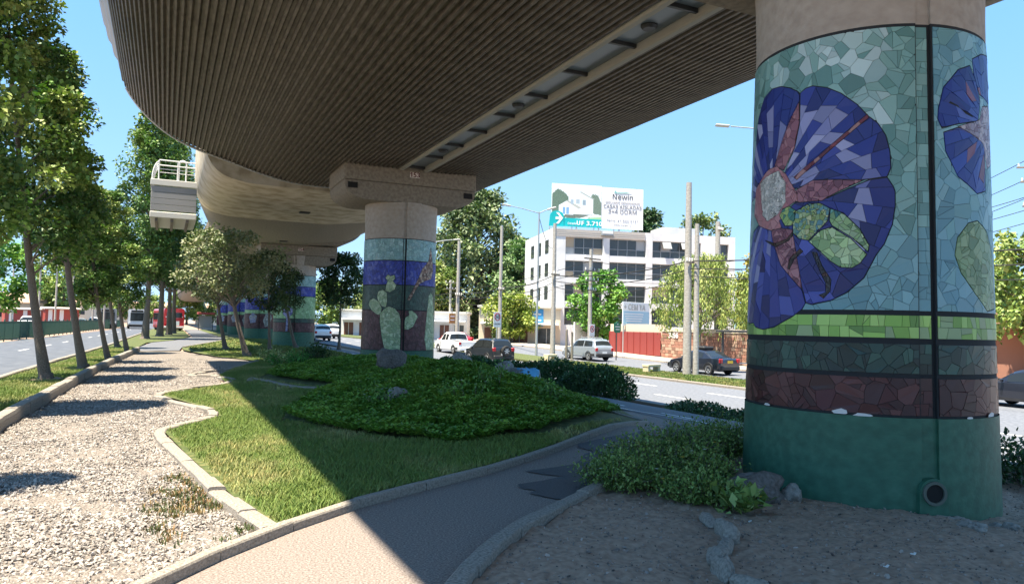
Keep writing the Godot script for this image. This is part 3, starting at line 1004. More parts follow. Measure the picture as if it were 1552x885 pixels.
	R.append(region(pv([-0.35,3.86,-0.16,3.93,0.24,3.95,0.38,3.81,0.37,3.28,0.15,3.22,-0.17,3.38,-0.33,3.65]), "fan", 0.25, blue, 0.008, {"c": c2, "a0": 3.1, "a1": 4.8, "n": 9, "pick": petal2}))
	R.append(region(pv([-0.24,2.52,-0.20,2.72,-0.03,2.89,0.14,2.93,0.37,2.82,0.55,2.57,0.6,1.97,0.3,1.93,0.06,2.11,-0.16,2.33]), "shards", 0.12, pal("6f8f64 7f9c70 648458 8aa47a"), 0.008))
	var half := 4.27
	var dg := pal("1c3a34 24463c 162f2b 31564a 28443e 1e423c")
	var mar := pal("3c1418 4a1c1e 321016 5c3030 461a20 3a1c20")
	band_regions(R, [
		[1.91, 5.03, "shards", sky_l, 1.0, {"pick": back}],
		[1.615, 1.87, "rows", lime, 0.6],
		[1.24, 1.565, "shards", dg, 1.0],
		[0.80, 1.205, "shards", mar, 1.05]], g0, g1, half, 0.175)
	mosaic(root, R, rk, sr, 0.0022, 300, -2.72, 0.95)

func far_pier(z: float, label: String, number: String, kind: int, gx := 0.0) -> void:
	var root := thing("mosaic_pier", label, "pier", Vector3(gx, 0, z), 0, "viaduct piers")
	var rk := [1.35, 0.004]
	var sr := 1.33
	var g0 := -0.27
	var g1 := -0.17
	var tops := [0.69, 0.69, 0.95, 0.95, 0.95]
	shaft(root, "painted_base", M.green_paint, [1.36, 0.004], -0.8, tops[kind], g0, g1, sr)
	shaft(root, "mosaic_bed", M.grout, rk, tops[kind], 4.74, g0, g1, sr)
	shaft(root, "concrete_shaft", M.conc_light, rk, 4.74, 6.05, g0, g1, sr, 0.03)
	pier_cap(root, 7.33 if kind == 1 else 6.72, number)
	var R := []
	var cact := pal("a0b890 b2c6a2 8ca884 bccdac 96b088")
	if kind == 1:
		for a in [[0.93,4.53,1.06,4.10,1.15,3.66,1.00,3.33,0.67,3.25,0.42,3.14,0.28,2.98,0.02,2.50,-0.10,2.53,0.14,2.97,0.34,3.35,0.48,3.67,0.79,3.98]]:
			R.append(region(pv(a), "shards", 0.09, pal("8a6a5a a58a78 6a4a40 b8a898 5a4438 77614f"), 0.006))
		for a in [[-0.84,0.71,-0.96,1.15,-1.06,1.70,-1.06,2.01,-0.89,2.20,-0.73,2.28,-0.51,2.21,-0.35,2.03,-0.29,1.78,-0.28,1.17,-0.28,0.71], [-1.62,2.32,-1.57,2.50,-1.35,2.57,-1.11,2.44,-0.99,2.20,-1.02,1.95,-1.20,1.98,-1.46,2.13], [-1.21,2.63,-1.16,2.81,-0.98,2.89,-0.81,2.75,-0.79,2.45,-0.83,2.23,-1.00,2.27,-1.15,2.44], [-0.89,2.82,-0.85,3.06,-0.81,3.19,-0.90,3.31,-0.80,3.42,-0.70,3.37,-0.56,3.41,-0.52,3.28,-0.60,3.19,-0.48,3.04,-0.53,2.88,-0.71,2.77], [-0.16,1.78,-0.12,1.91,0.00,1.97,-0.03,2.13,0.10,2.15,0.27,2.04,0.35,1.92,0.28,1.80,0.18,1.58,-0.01,1.45,-0.16,1.46], [0.79,0.71,0.67,1.12,0.74,1.81,0.85,2.69,1.00,2.85,1.19,2.70,1.42,1.82,1.6,0.71]]:
			R.append(region(pv(a), "shards", 0.11, cact, 0.008))
	elif kind == 2:
		R.append(region(pv([-0.75,1.0,-0.72,1.9,-0.98,2.15,-0.95,2.5,-0.6,2.75,-0.3,2.5,-0.32,2.15,-0.58,1.9,-0.6,1.0]), "shards", 0.13, pal("8a90c0 a3a8cf 7178b0"), 0.01))
	else:
		R.append(region(pv([0.3,1.1,0.1,1.7,0.35,2.3,0.8,2.5,1.0,1.9,0.7,1.2]), "shards", 0.14, pal("8f9490 a3a8a0 787d7a"), 0.01))
		R.append(region(pv([-1.0,1.4,-1.2,2.0,-0.8,2.4,-0.4,2.1,-0.5,1.5]), "shards", 0.14, pal("8f9490 a3a8c0 7880a8"), 0.01))
	var sky := pal("86b0b0 93bcbc 7aa6a8 a0c4c6 8ab4ba")
	var blu := pal("283a9c 3346a8 222f86 2c40a0 5560b0")
	var dg := pal("2f4f46 38594e 284540 34544c")
	var mar := pal("4a2a2e 58343a 422328 5f4044")
	var grn := pal("86b080 7aa676 93ba8c 9cc498")
	if kind == 1:
		band_regions(R, [[3.94, 4.72, "shards", sky, 1.0], [3.06, 3.92, "shards", blu, 1.0], [2.16, 3.04, "shards", dg, 1.0], [0.71, 2.14, "shards", mar, 1.0]], g0, g1, 4.17, 0.12)
	elif kind == 2:
		band_regions(R, [[4.0, 4.72, "shards", sky, 1.0], [3.35, 3.98, "shards", blu, 1.0], [1.85, 3.33, "shards", grn, 1.0], [1.6, 1.83, "shards", dg, 1.0], [0.97, 1.58, "shards", mar, 1.0]], g0, g1, 4.17, 0.16)
	else:
		band_regions(R, [[3.75, 4.72, "shards", sky, 1.0], [2.65, 3.73, "shards", blu, 1.0], [2.3, 2.63, "shards", grn, 1.0], [0.97, 2.28, "shards", mar, 1.0]], g0, g1, 4.17, 0.18)
	mosaic(root, R, rk, sr, 0.003, 0, -2.7, 2.0)

# ---------------------------------------------------------------- viaduct
func curve_pts(a: Array, step: float) -> Array:
	# a Catmull-Rom through the points, resampled at equal arc length
	var p := pv(a)
	var fine := PackedVector2Array()
	for i in p.size() - 1:
		var p0 := p[maxi(i - 1, 0)]
		var p3 := p[mini(i + 2, p.size() - 1)]
		for k in 24:
			fine.append(p[i].cubic_interpolate(p[i + 1], p0, p3, k / 24.0))
	fine.append(p[p.size() - 1])
	var out := [fine[0]]
	var acc := 0.0
	for i in range(1, fine.size()):
		var a0 := fine[i - 1]
		var b := fine[i]
		var d := a0.distance_to(b)
		while acc + d >= step:
			var t := (step - acc) / d
			a0 = a0.lerp(b, t)
			d = a0.distance_to(b)
			acc = 0.0
			out.append(a0)
		acc += d
	return out

func station() -> void:
	var root := thing("metro_station", "curved station hull with corrugated brown soffit overhead on the viaduct", "station", Vector3.ZERO)
	var z0 := -31.0
	var z1 := 7.0
	var left := [-0.55, 7.30, -1.7, 7.30, -3.3, 7.33, -4.6, 7.56, -5.84, 7.92, -7.05, 8.27, -7.9, 8.62, -8.68, 9.17, -9.3, 9.85, -9.7, 10.5]
	var right := [0.55, 7.30, 1.7, 7.32, 3.0, 7.42, 4.0, 7.6, 4.6, 7.8, 4.98, 8.2, 5.12, 8.9]
	var pitch := 0.165
	for side in [left, right]:
		var pts := curve_pts(side, pitch)
		for i in pts.size() - 1:
			var a: Vector2 = pts[i]
			var b: Vector2 = pts[i + 1]
			var t := (b - a).normalized()
			var up := Vector2(-t.y, t.x)
			if up.y < 0: up = -up
			var dn := -up * 0.08
			# a rib: flat crown standing proud, sloped flanks, a gap to the next rib
			var prof := PackedVector2Array([a, a.lerp(b, 0.12) + dn, a.lerp(b, 0.48) + dn, a.lerp(b, 0.6), b])
			var mb := MB.new()
			var segs := [z1, 2.0, -4.0, -10.4, -18.2, -25.0, z0]
			for sidx in segs.size() - 1:
				var lift := 0.004 if sidx % 2 == 0 else 0.0
				for k in 4:
					var p := prof[k] - up * lift
					var q := prof[k + 1] - up * lift
					var hint := Vector3(dn.x, dn.y, 0)
					if k == 0: hint = Vector3(-t.x, -t.y, 0) + hint * 8.0
					if k == 2: hint = Vector3(t.x, t.y, 0) + hint * 8.0
					mb.quadh(Vector3(p.x, p.y, segs[sidx]), Vector3(q.x, q.y, segs[sidx]), Vector3(q.x, q.y, segs[sidx + 1]), Vector3(p.x, p.y, segs[sidx + 1]), hint)
			put(mb, "rib", M.cladding, root)
		# trim along the far end of the cladding
		var tb := MB.new()
		var tp := []
		for i in range(0, pts.size() - 1, 2):
			var tt: Vector2 = (pts[i + 1] - pts[i]).normalized()
			var uu := Vector2(-tt.y, tt.x) * signf(tt.x)
			tp.append(Vector3(pts[i].x - uu.x * 0.06, pts[i].y - uu.y * 0.06, z0 - 0.03))
		tb.tube(tp, [0.055], 6)
		put(tb, "end_trim", M.pale_metal, root)
	# smooth side panels above the ribs
	for s in [[-9.7, 10.5, -10.1, 11.5, -10.42, 12.4, -10.6, 13.4, -10.68, 15.2], [5.12, 8.9, 5.15, 9.6]]:
		var raw := curve_pts(s, 0.15)
		var sp := []
		for i in raw.size():
			# broad flutes
			var q: Vector2 = raw[i]
			sp.append(q + Vector2(0.05 if i % 4 < 2 else 0.0, 0.0) * (1.0 if q.x < 0 else -1.0))
		var zz := z0
		while zz < z1 - 0.1:
			var ze := minf(zz + 3.8, z1)
			var mb := MB.new()
			for i in sp.size() - 1:
				var a: Vector2 = sp[i]
				var b: Vector2 = sp[i + 1]
				var o := Vector3(b.y - a.y, a.x - b.x, 0) * (-1.0 if a.x < 0 else 1.0)
				mb.quadh(Vector3(a.x, a.y, zz), Vector3(b.x, b.y, zz), Vector3(b.x, b.y, ze - 0.03), Vector3(a.x, a.y, ze - 0.03), o)
				var i2 := Vector3(-o.x, -o.y, 0).normalized() * 0.05
				mb.quadh(Vector3(a.x, a.y, zz) + i2, Vector3(b.x, b.y, zz) + i2, Vector3(b.x, b.y, ze - 0.03) + i2, Vector3(a.x, a.y, ze - 0.03) + i2, -o)
				mb.quadh(Vector3(a.x, a.y, zz), Vector3(b.x, b.y, zz), Vector3(b.x, b.y, zz) + i2, Vector3(a.x, a.y, zz) + i2, Vector3(0, 0, -1))
			put(mb, "side_panel", M.panel_metal, root)
			zz = ze
		var jb := MB.new()
		jb.tube([Vector3(s[0], s[1], z0), Vector3(s[0], s[1], z1)], [0.07], 8)
		put(jb, "panel_joint", M.dark_metal, root)
	# body: end bulkhead, floor and roof
	var poly := PackedVector2Array()
	var lp := curve_pts(left, 0.5)
	lp.reverse()
	for p in lp: poly.append(p + Vector2(0.14 if p.x < -8 else 0.0, 0.1))
	for p in curve_pts(right, 0.5): poly.append(p + Vector2(-0.1 if p.x > 4.5 else 0.0, 0.09))
	poly.append(Vector2(4.9, 9.55)); poly.append(Vector2(2.0, 12.4)); poly.append(Vector2(-10.25, 15.15)); poly.append(Vector2(-10.1, 13.2)); poly.append(Vector2(-9.95, 12.2))
	var bb := MB.new()
	bb.prism(poly, z0 + 0.02, z1)
	put(bb, "hull_body", M.dark_conc, root)
	# service channel under the ridge: two pale rails, glazed panels, cross bars and round lamps
	for s in [-1, 1]:
		var mb := MB.new()
		var zz := -25.8
		mb.box(Vector3(s * 0.45, 7.27, -12.0), Vector3(0.17, 0.2, 27.6), Basis.IDENTITY, 0.03)
		mb.box(Vector3(s * 0.45, 7.27, 4.4), Vector3(0.17, 0.2, 5.0), Basis.IDENTITY, 0.03)
		put(mb, "channel_rail", M.rail_conc, root)
	var n := 0
	var z := -25.6
	while z < 5.0:
		var mb := MB.new()
		mb.box(Vector3(0, 7.36, z + 0.95), Vector3(0.72, 0.03, 1.84))
		put(mb, "channel_panel", M.channel_glass, root)
		mb = MB.new()
		mb.box(Vector3(0, 7.3, z), Vector3(0.72, 0.08, 0.07))
		put(mb, "cross_bar", M.dark_metal, root)
		if n % 3 == 1:
			mb = MB.new()
			mb.lathe([Vector2(0.0, 0.0), Vector2(0.12, 0.0), Vector2(0.16, 0.05), Vector2(0.16, 0.09)], 20, Transform3D(Basis.IDENTITY, Vector3(0.05, 7.27, z + 0.9)))
			put(mb, "downlight", M.dark_metal, root)
		z += 1.9
		n += 1

func girder() -> void:
	# platform deck just past the hull, a haunch, then the regular viaduct
	var root := thing("viaduct_girder", "tan concrete viaduct deck with curved sides beyond the station hull", "viaduct", Vector3.ZERO)
	var deck := [6.85, 11.0, 6.85, 9.4, 6.8, 8.45, 6.6, 7.8, 6.15, 7.36, 5.4, 7.14, 4.4, 7.08, 0.0, 7.06]
	var haunch := [6.2, 11.0, 6.15, 9.2, 5.95, 8.2, 5.5, 7.42, 4.75, 6.9, 3.6, 6.74, 2.6, 6.72, 0.0, 6.72]
	var plain := [4.9, 10.2, 4.88, 9.3, 4.8, 8.5, 4.5, 7.75, 3.9, 7.15, 3.0, 6.8, 2.2, 6.74, 0.0, 6.72]
	_girder_piece(root, "deck_unit", deck, deck, -41.6, -31.05, M.conc_tan, 0.7)
	_girder_piece(root, "haunch", haunch, deck, -50.0, -41.62, M.conc, 0.7)
	var z := -50.04
	while z > -330.0:
		_girder_piece(root, "deck_unit", plain, plain, z - 20.0, z, M.conc, 0.9)
		z -= 20.05
	var mb := MB.new()
	for p in [Vector3(-1.9, 7.06, -37.5), Vector3(-1.3, 6.78, -49.0)]:
		mb = MB.new()
		mb.box(p, Vector3(0.5, 0.14, 0.4), Basis.IDENTITY, 0.03)
		put(mb, "soffit_light", M.dark_metal, root)

func even(half: Array, n: int, rs: float) -> Array:
	var f := curve_pts(half, 0.02)
	var out := []
	for i in n:
		var p: Vector2 = f[int(round(float(i) / (n - 1) * (f.size() - 1)))]
		out.append(Vector2(p.x * rs, p.y + (1.0 - rs) * p.x * 0.3))
	return out

func _girder_piece(root: Node3D, called: String, h0: Array, h1: Array, z0: float, z1: float, m: Material, rs := 1.0) -> void:
	var mb := MB.new()
	var rings := []
	for h in [h0, h1]:
		var all := []
		for p in even(h, 34, 1.0): all.append(Vector2(-p.x, p.y))
		var r := even(h, 34, rs)
		r.reverse()
		r.remove_at(0)
		all.append_array(r)
		rings.append(all)
	var n: int = rings[0].size()
	var nrm := []
	for i in n:
		var a: Vector2 = rings[0][maxi(i - 1, 0)]
		var b: Vector2 = rings[0][mini(i + 1, n - 1)]
		var t := (b - a).normalized()
		nrm.append(Vector3(t.y, -t.x, 0))
	var V := func(k: int, i: int) -> Vector3: return Vector3(rings[k][i].x, rings[k][i].y, z0 if k == 0 else z1)
	for i in n - 1:
		mb.quadn(V.call(1, i), V.call(1, i + 1), V.call(0, i + 1), V.call(0, i), nrm[i], nrm[i + 1], nrm[i + 1], nrm[i])
	for k in 2:
		var poly := PackedVector2Array(rings[k])
		var tri := Geometry2D.triangulate_polygon(poly)
		for q in range(0, tri.size(), 3):
			mb.trih(V.call(k, tri[q]), V.call(k, tri[q + 1]), V.call(k, tri[q + 2]), Vector3(0, 0, -1 if k == 0 else 1))
	mb.quadh(V.call(0, 0), V.call(0, n - 1), V.call(1, n - 1), V.call(1, 0), Vector3.UP)
	put(mb, called, m, root)

func balcony() -> void:
	var root := thing("service_balcony", "grey service balcony with white railing beside the concrete viaduct", "balcony", Vector3(-7.78, 6.55, -42.3))
	var mb := MB.new()
	mb.box(Vector3(0, 0.16, 0), Vector3(2.1, 0.3, 4.6), Basis.IDENTITY, 0.03)
	put(mb, "floor_slab", M.pale_conc, root)
	var n := 4
	for k in n:
		mb = MB.new()
		mb.box(Vector3(0.0, 0.52 + k * 0.3, 2.2), Vector3(2.04, 0.285, 0.08), Basis.IDENTITY, 0.01)
		put(mb, "front_board", M.grey_board, root)
		mb = MB.new()
		mb.box(Vector3(-1.0, 0.52 + k * 0.3, 0), Vector3(0.07, 0.285, 4.3), Basis.IDENTITY, 0.01)
		put(mb, "side_board", M.grey_board, root)
	mb = MB.new()
	mb.box(Vector3(0, 1.75, 2.2), Vector3(2.14, 0.3, 0.16), Basis.IDENTITY, 0.02)
	put(mb, "parapet", M.pale_conc, root)
	mb = MB.new()
	mb.box(Vector3(-1.0, 1.75, 0.0), Vector3(0.14, 0.3, 4.2), Basis.IDENTITY, 0.02)
	put(mb, "parapet", M.pale_conc, root)
	for s in 3:
		mb = MB.new()
		mb.box(Vector3(-0.75 + s * 0.7, -0.06, 0), Vector3(0.12, 0.16, 4.4))
		put(mb, "joist", M.dark_conc, root)
	# railing on the front, and bent stanchions at the outer corner
	for y in [2.25, 2.42, 2.6, 2.85]:
		mb = MB.new()
		mb.tube([Vector3(-0.72, y, 2.2), Vector3(1.0, y, 2.2)], [0.035 if y > 2.5 else 0.016], 6)
		put(mb, "rail", M.white_metal, root)
	for x in [-0.72, 0.12, 0.5]:
		mb = MB.new()
		mb.tube([Vector3(x, 1.9, 2.2), Vector3(x, 2.85, 2.2)], [0.035], 6)
		put(mb, "stanchion", M.white_metal, root)
	for zz in [2.2, 1.6, 1.0, 0.4]:
		mb = MB.new()
		var pts := []
		for k in 7:
			var a := k / 6.0 * 1.35
			pts.append(Vector3(-1.0 + 0.34 * (1 - cos(a)), 1.9 + 0.9 * sin(a), zz))
		mb.tube(pts, [0.04], 6)
		put(mb, "bent_stanchion", M.white_metal, root)
	mb = MB.new()
	var hoop := []
	for k in 13:
		var a := PI * k / 12
		hoop.append(Vector3(0.35 - 0.17 * cos(a), 2.9 + 0.2 * sin(a), 1.2))
	hoop.push_front(Vector3(0.18, 1.9, 1.2)); hoop.push_back(Vector3(0.52, 1.9, 1.2))
	mb.tube(hoop, [0.045], 6)
	put(mb, "ladder_hoop", M.white_metal, root)

# ---------------------------------------------------------------- planting
func leaf(mb: MB, p: Vector3, d: Vector3, up: Vector3, s: float, w := 0.42) -> void:
	var side := d.cross(up)
	if side.length_squared() < 1e-5: side = d.cross(Vector3(0.7, 0.1, 0.7))
	side = side.normalized() * s * w
	var fold := up * s * 0.1
	var a := p
	var m1 := p + d * s * 0.45 + side + fold
	var m2 := p + d * s * 0.45 - side + fold
	var t := p + d * s
	mb.tri(a, m1, t)
	mb.tri(a, t, m2)

func rdir() -> Vector3:
	var z := rr(-1, 1)
	var a := rr(0, TAU)
	var r := sqrt(1 - z * z)
	return Vector3(r * cos(a), z, r * sin(a))

func gauss3(s: float) -> Vector3:
	return Vector3(rng.randfn(0, s), rng.randfn(0, s), rng.randfn(0, s))

func vary(c: Color, amt: float) -> Color:
	var k := 1.0 + rr(-amt, amt)
	return Color(c.r * k * (1.0 + rr(-0.12, 0.12)), c.g * k, c.b * k)

func boulder(ctr: Vector3, rad: Vector3, sd: int, amp := 0.25) -> MB:
	var f := FastNoiseLite.new()
	f.seed = sd; f.frequency = 0.9; f.fractal_octaves = 3
	var nu := 22
	var nv := 12
	var g := []
	for j in nv + 1:
		var row := []
		for i in nu:
			var th := PI * j / nv
			var ph := TAU * i / nu
			var d := Vector3(sin(th) * cos(ph), cos(th), sin(th) * sin(ph))
			var k := 1.0 + f.get_noise_3dv(d) * amp * 2.0
			var p := Vector3(signf(d.x) * pow(absf(d.x), 0.85), d.y, signf(d.z) * pow(absf(d.z), 0.85)) * rad * k
			row.append(ctr + p)
		g.append(row)
	var mb := MB.new()
	var nr := func(j: int, i: int) -> Vector3:
		if j == 0: return Vector3.UP
		if j == nv: return Vector3.DOWN
		var a: Vector3 = g[j][(i + 1) % nu] - g[j][(i + nu - 1) % nu]
		var b: Vector3 = g[j + 1][i] - g[j - 1][i]
		var n := a.cross(b)
		return n.normalized() if n.dot(g[j][i] - ctr) > 0 else -n.normalized()
	for j in nv:
		for i in nu:
			var i2 := (i + 1) % nu
			mb.quadn(g[j][i], g[j][i2], g[j + 1][i2], g[j + 1][i], nr.call(j, i), nr.call(j, i2), nr.call(j + 1, i2), nr.call(j + 1, i))
	return mb

func pebble(sd: int) -> ArrayMesh:
	# a chipped stone: an uneven octahedron cut once
	var r := RandomNumberGenerator.new()
	r.seed = sd
	var mb := MB.new()
	var ring := []
	for k in 6:
		var a := TAU * k / 6 + r.randf_range(-0.3, 0.3)
		ring.append(Vector3(cos(a) * r.randf_range(0.7, 1.0), r.randf_range(-0.15, 0.2), sin(a) * r.randf_range(0.6, 0.9)))
	var top := [Vector3(r.randf_range(-0.35, -0.1), r.randf_range(0.4, 0.62), r.randf_range(-0.2, 0.2)), Vector3(r.randf_range(0.1, 0.35), r.randf_range(0.35, 0.6), r.randf_range(-0.2, 0.2))]
	var bot := Vector3(0, -0.45, 0)
	for k in 6:
		var a: Vector3 = ring[k]
		var b: Vector3 = ring[(k + 1) % 6]
		var mid := (a + b) * 0.5
		var t: Vector3 = top[0] if mid.x < 0 else top[1]
		mb.trih(a, b, t, mid + Vector3.UP)
		mb.trih(a, b, bot, mid + Vector3.DOWN)
		if (a.x < 0) != (b.x < 0) or true:
			var ta: Vector3 = top[0] if (ring[(k + 5) % 6] + a).x < 0 else top[1]
			if ta != t: mb.trih(a, ta, t, a + Vector3.UP)
	mb.col = Color(1, 1, 1)
	return mb.mesh()

func tuft(blades: int, h: float, spread: float, w: float) -> ArrayMesh:
	var mb := MB.new()
	for b in blades:
		var a := rr(0, TAU)
		var o := Vector3(cos(a), 0, sin(a)) * rr(0, spread)
		var lean := Vector3(rr(-1, 1), 0, rr(-1, 1)) * 0.55
		var hh := h * rr(0.5, 1.15)
		var s := Vector3(cos(a + 1.3), 0, sin(a + 1.3)) * w
		var m := o + Vector3(0, hh * 0.6, 0) + lean * hh * 0.4
		var t := o + Vector3(0, hh, 0) + lean * hh
		mb.tri(o - s, m - s * 0.7, m + s * 0.7); mb.tri(o - s, m + s * 0.7, o + s)
		mb.tri(m - s * 0.7, t, m + s * 0.7)
	return mb.mesh()

func scatter(poly: PackedVector2Array, n: int, zpow := 0.0) -> Array:
	var r := Rect2(poly[0], Vector2.ZERO)
	for p in poly: r = r.expand(p)
	var out := []
	var tries := 0
	while out.size() < n and tries < n * 12:
		tries += 1
		var p := Vector2(rr(r.position.x, r.end.x), rr(r.position.y, r.end.y))
		if zpow > 0.0:
			var d := Vector2(p.x + 7.97, p.y).length()
			if rng.randf() > pow(clampf(5.5 / d, 0, 1), zpow): continue
		if Geometry2D.is_point_in_polygon(p, poly): out.append(p)
	return out

func shrub(called: String, label: String, at: Vector3, size: Vector3, n: int, leafs: float, pl: Array, grp: String, flowers := 0, upright := 0.3, fl: Array = [], dense := 0) -> Node3D:
	var root := thing(called, label, "shrub", at, 0, grp)
	var st := MB.new()
	var mb := MB.new()
	var stems := maxi(8, int(n / 45.0))
	for k in stems:
		var a := rr(0, TAU)
		var rad := sqrt(rng.randf())
		var tip := Vector3(cos(a) * size.x * rad, size.y * (1.0 - 0.4 * rad * rad) * rr(0.55, 1.08), sin(a) * size.z * rad)
		var b := Vector3(tip.x * 0.55, 0, tip.z * 0.55)
		st.tube([b, b.lerp(tip, 0.5) + Vector3(rr(-0.04, 0.04), 0.03, rr(-0.04, 0.04)), tip], [0.008, 0.006, 0.003], 4, false)
		var cnt := int(n / float(stems))
		for j in cnt:
			var t := pow(rng.randf(), 0.7)
			var p := b.lerp(tip, t) + gauss3(0.05 + 0.03 * size.y)
			if p.y < 0.0: p.y = rr(0, 0.06)
			var d := (rdir() + Vector3(0, upright, 0) + (p - b) * 0.8).normalized()
			mb.col = vary(pl[rng.randi() % pl.size()], 0.3)
			leaf(mb, p, d, (rdir() * 0.5 + Vector3.UP).normalized(), leafs * rr(0.6, 1.3), 0.3)
		if flowers > 0 and k % maxi(1, int(stems / float(flowers))) == 0:
			mb.col = fl[rng.randi() % fl.size()]
			for q in 6:
				var d := Vector3(cos(q * 1.05), 0.35, sin(q * 1.05)).normalized()
				leaf(mb, tip + Vector3(0, 0.03, 0), d, Vector3.UP, 0.032, 0.4)
	for j in dense:
		var a2 := rr(0, TAU)
		var y2 := rng.randf()
		var rd := sqrt(1.0 - y2 * y2 * 0.85) * pow(rng.randf(), 0.22)
		var nz := 1.0 + 0.22 * fnoise.get_noise_3d((at.x + cos(a2)) * 120.0, y2 * 120.0, (at.z + sin(a2)) * 120.0)
		var p2 := Vector3(cos(a2) * size.x * rd * nz, y2 * size.y * nz * rr(0.85, 1.05), sin(a2) * size.z * rd * nz)
		mb.col = vary(pl[rng.randi() % pl.size()], 0.35)
		leaf(mb, p2, (rdir() + Vector3(0, upright, 0) + p2 * 0.5).normalized(), (rdir() * 0.6 + Vector3.UP).normalized(), leafs * rr(0.6, 1.3), 0.32)
	put(st, "stems", M.bark, root)
	put(mb, "foliage", M.leaf_low, root)
	return root

func planting() -> void:
	# gravel stones
	var gp := pv([-10.0, -3.0, -8.75, -3.0, -8.3, -4.85, -7.97, -5.15, -7.3, -5.95, -7.45, -7.56, -7.78, -9.98, -8.02, -11.94, -7.19, -13.43, -7.33, -14.97, -8.11, -17.72, -6.53, -20.05, -6.59, -23.08, -6.02, -26.03, -6.4, -34, -9.45, -34, -9.83, -25.4, -9.99, -18, -10.1, -13])
	for vv in 3:
		var trs := []
		var cols := []
		for p in scatter(gp, 16000, 1.15):
			var s := rr(0.010, 0.021)
			if rng.randf() < 0.12: s *= 1.4
			var y: float = gh(p.x, p.y) + fnoise.get_noise_2d(p.x * 60.0, p.y * 60.0) * 0.03 + fnoise.get_noise_2d(p.x * 240.0, p.y * 240.0) * 0.015
			trs.append(Transform3D(Basis(rdir(), rr(0, TAU)) * Basis.from_scale(Vector3(s * rr(0.8, 1.5), s, s)), Vector3(p.x, y + 0.006, p.y)))
			var k := rr(0.15, 0.46)
			cols.append(Color(k * 1.06, k * 0.96, k * 0.87))
		var o := multi(pebble(40 + vv), trs, cols, "gravel", M.stone)
		tag(o, ["pale chipped gravel covering the walking strip", "pale chipped gravel covering the walking strip", "pale chipped gravel covering the walking strip"][vv], "gravel", "gravel of the walking strip")
	# clods and small stones on the bare soil
	var sp := pv([-7.6, -2.0, -6.12, -4.6, -5.3, -5.43, -4.2, -6.39, -3.4, -6.6, -1.4, -7.6, 1.6, -8.2, 4.0, -6.5, 4.5, -1.0, -5, -1.0])
	var trs := []
	var cols := []
	for p in scatter(sp, 15000, 0.5):
		var s := rr(0.005, 0.014) * (1.0 if rng.randf() < 0.93 else 2.2)
		var y: float = soil_y(p.x, p.y)
		trs.append(Transform3D(Basis(rdir(), rr(0, TAU)) * Basis.from_scale(Vector3(s, s * 0.8, s)), Vector3(p.x, y + s * 0.2, p.y)))
		var k := rr(0.07, 0.4)
		cols.append(Color(k * 1.1, k * 0.92, k * 0.8))
	tag(multi(pebble(51), trs, cols, "soil_clods", M.stone), "brown clods and small stones on the bare soil", "soil clods")
	# lawn
	var lawn := pv([-7.05, -6.3, -6.15, -7.05, -4.74, -7.91, -2.82, -9.23, -0.8, -10.8, -3.0, -9.6, -5.0, -10.0, -6.2, -12.6, -5.6, -15.0, -4.6, -17.5, -5.6, -21.5, -4.6, -24.5, -3, -30, -2.5, -44, -6.4, -44, -5.8, -36, -4.3, -31.8, -5.9, -26.03, -6.45, -23.08, -6.43, -20.05, -7.9, -17.72, -7.15, -14.97, -7.0, -13.43, -7.85, -11.94, -7.6, -9.98, -7.3, -7.56])
	var verge := pv([-11.7, -6, -10.3, -6, -10.25, -13, -10.15, -18, -9.98, -25.4, -9.65, -33.2, -9.35, -42, -9.5, -46, -10.7, -46, -11.1, -33, -11.6, -24])
	var spec := [[lawn, 42000, 0.9, 0.05], [verge, 14000, 0.5, 0.07]]
	for si in 2:
		for vv in 2:
			trs = []; cols = []
			var ms := tuft(5, spec[si][3], 0.03, 0.0035)
			for p in scatter(spec[si][0], spec[si][1] / 2, spec[si][2]):
				var dry := fnoise.get_noise_2d(p.x * 45.0 + 9.0, p.y * 30.0) + 0.35 * fnoise.get_noise_2d(p.x * 160.0, p.y * 160.0)
				if dry > 0.34 and rng.randf() < 0.55: continue
				var s := rr(0.7, 1.4)
				trs.append(Transform3D(Basis(Vector3.UP, rr(0, TAU)).scaled(Vector3(s * 1.3, s, s * 1.3)), Vector3(p.x, gh(p.x, p.y) + 0.028, p.y)))
				var g := Color(0.17, 0.24, 0.05).lerp(Color(0.4, 0.37, 0.15), clampf(dry * 1.6 + rr(-0.15, 0.3), 0, 1))
				cols.append(vary(g, 0.25))
			tag(multi(ms, trs, cols, "grass", M.grass), ["short green and straw grass of the lawn under the viaduct", "patchy grass of the verge under the street trees"][si], "grass", ["lawn grass", "verge grass"][si])
	for far in [[pv([-2.6, -31, 2.0, -31, 2.2, -70, -2.8, -70, -4.5, -58, -6.6, -47, -6.6, -43]), 6000, "short grass under the far piers", 0.02], [pv([16.2, -24, 19.5, -24, 19.5, -46, 16.2, -46]), 6000, "sunlit grass of the avenue median", 1.0]]:
		trs = []; cols = []
		for p in scatter(far[0], far[1]):
			var s := rr(1.2, 2.6)
			var y := gh(p.x, p.y) + 0.028 if far[3] < 0.5 else ry(p.y) + 0.1
			trs.append(Transform3D(Basis(Vector3.UP, rr(0, TAU)).scaled(Vector3(s * 2.0, s, s * 2.0)), Vector3(p.x, y, p.y)))
			cols.append(vary(Color(0.13, 0.19, 0.04).lerp(Color(0.3, 0.27, 0.1), clampf(fnoise.get_noise_2d(p.x * 60.0, p.y * 60.0) * 1.5 + rr(-0.1, 0.25), 0, 1)), 0.25))
		tag(multi(tuft(6, 0.05, 0.04, 0.006), trs, cols, "grass", M.grass), far[2], "grass")
	# weeds and dry litter in the gravel corner by the path kerb
	trs = []; cols = []
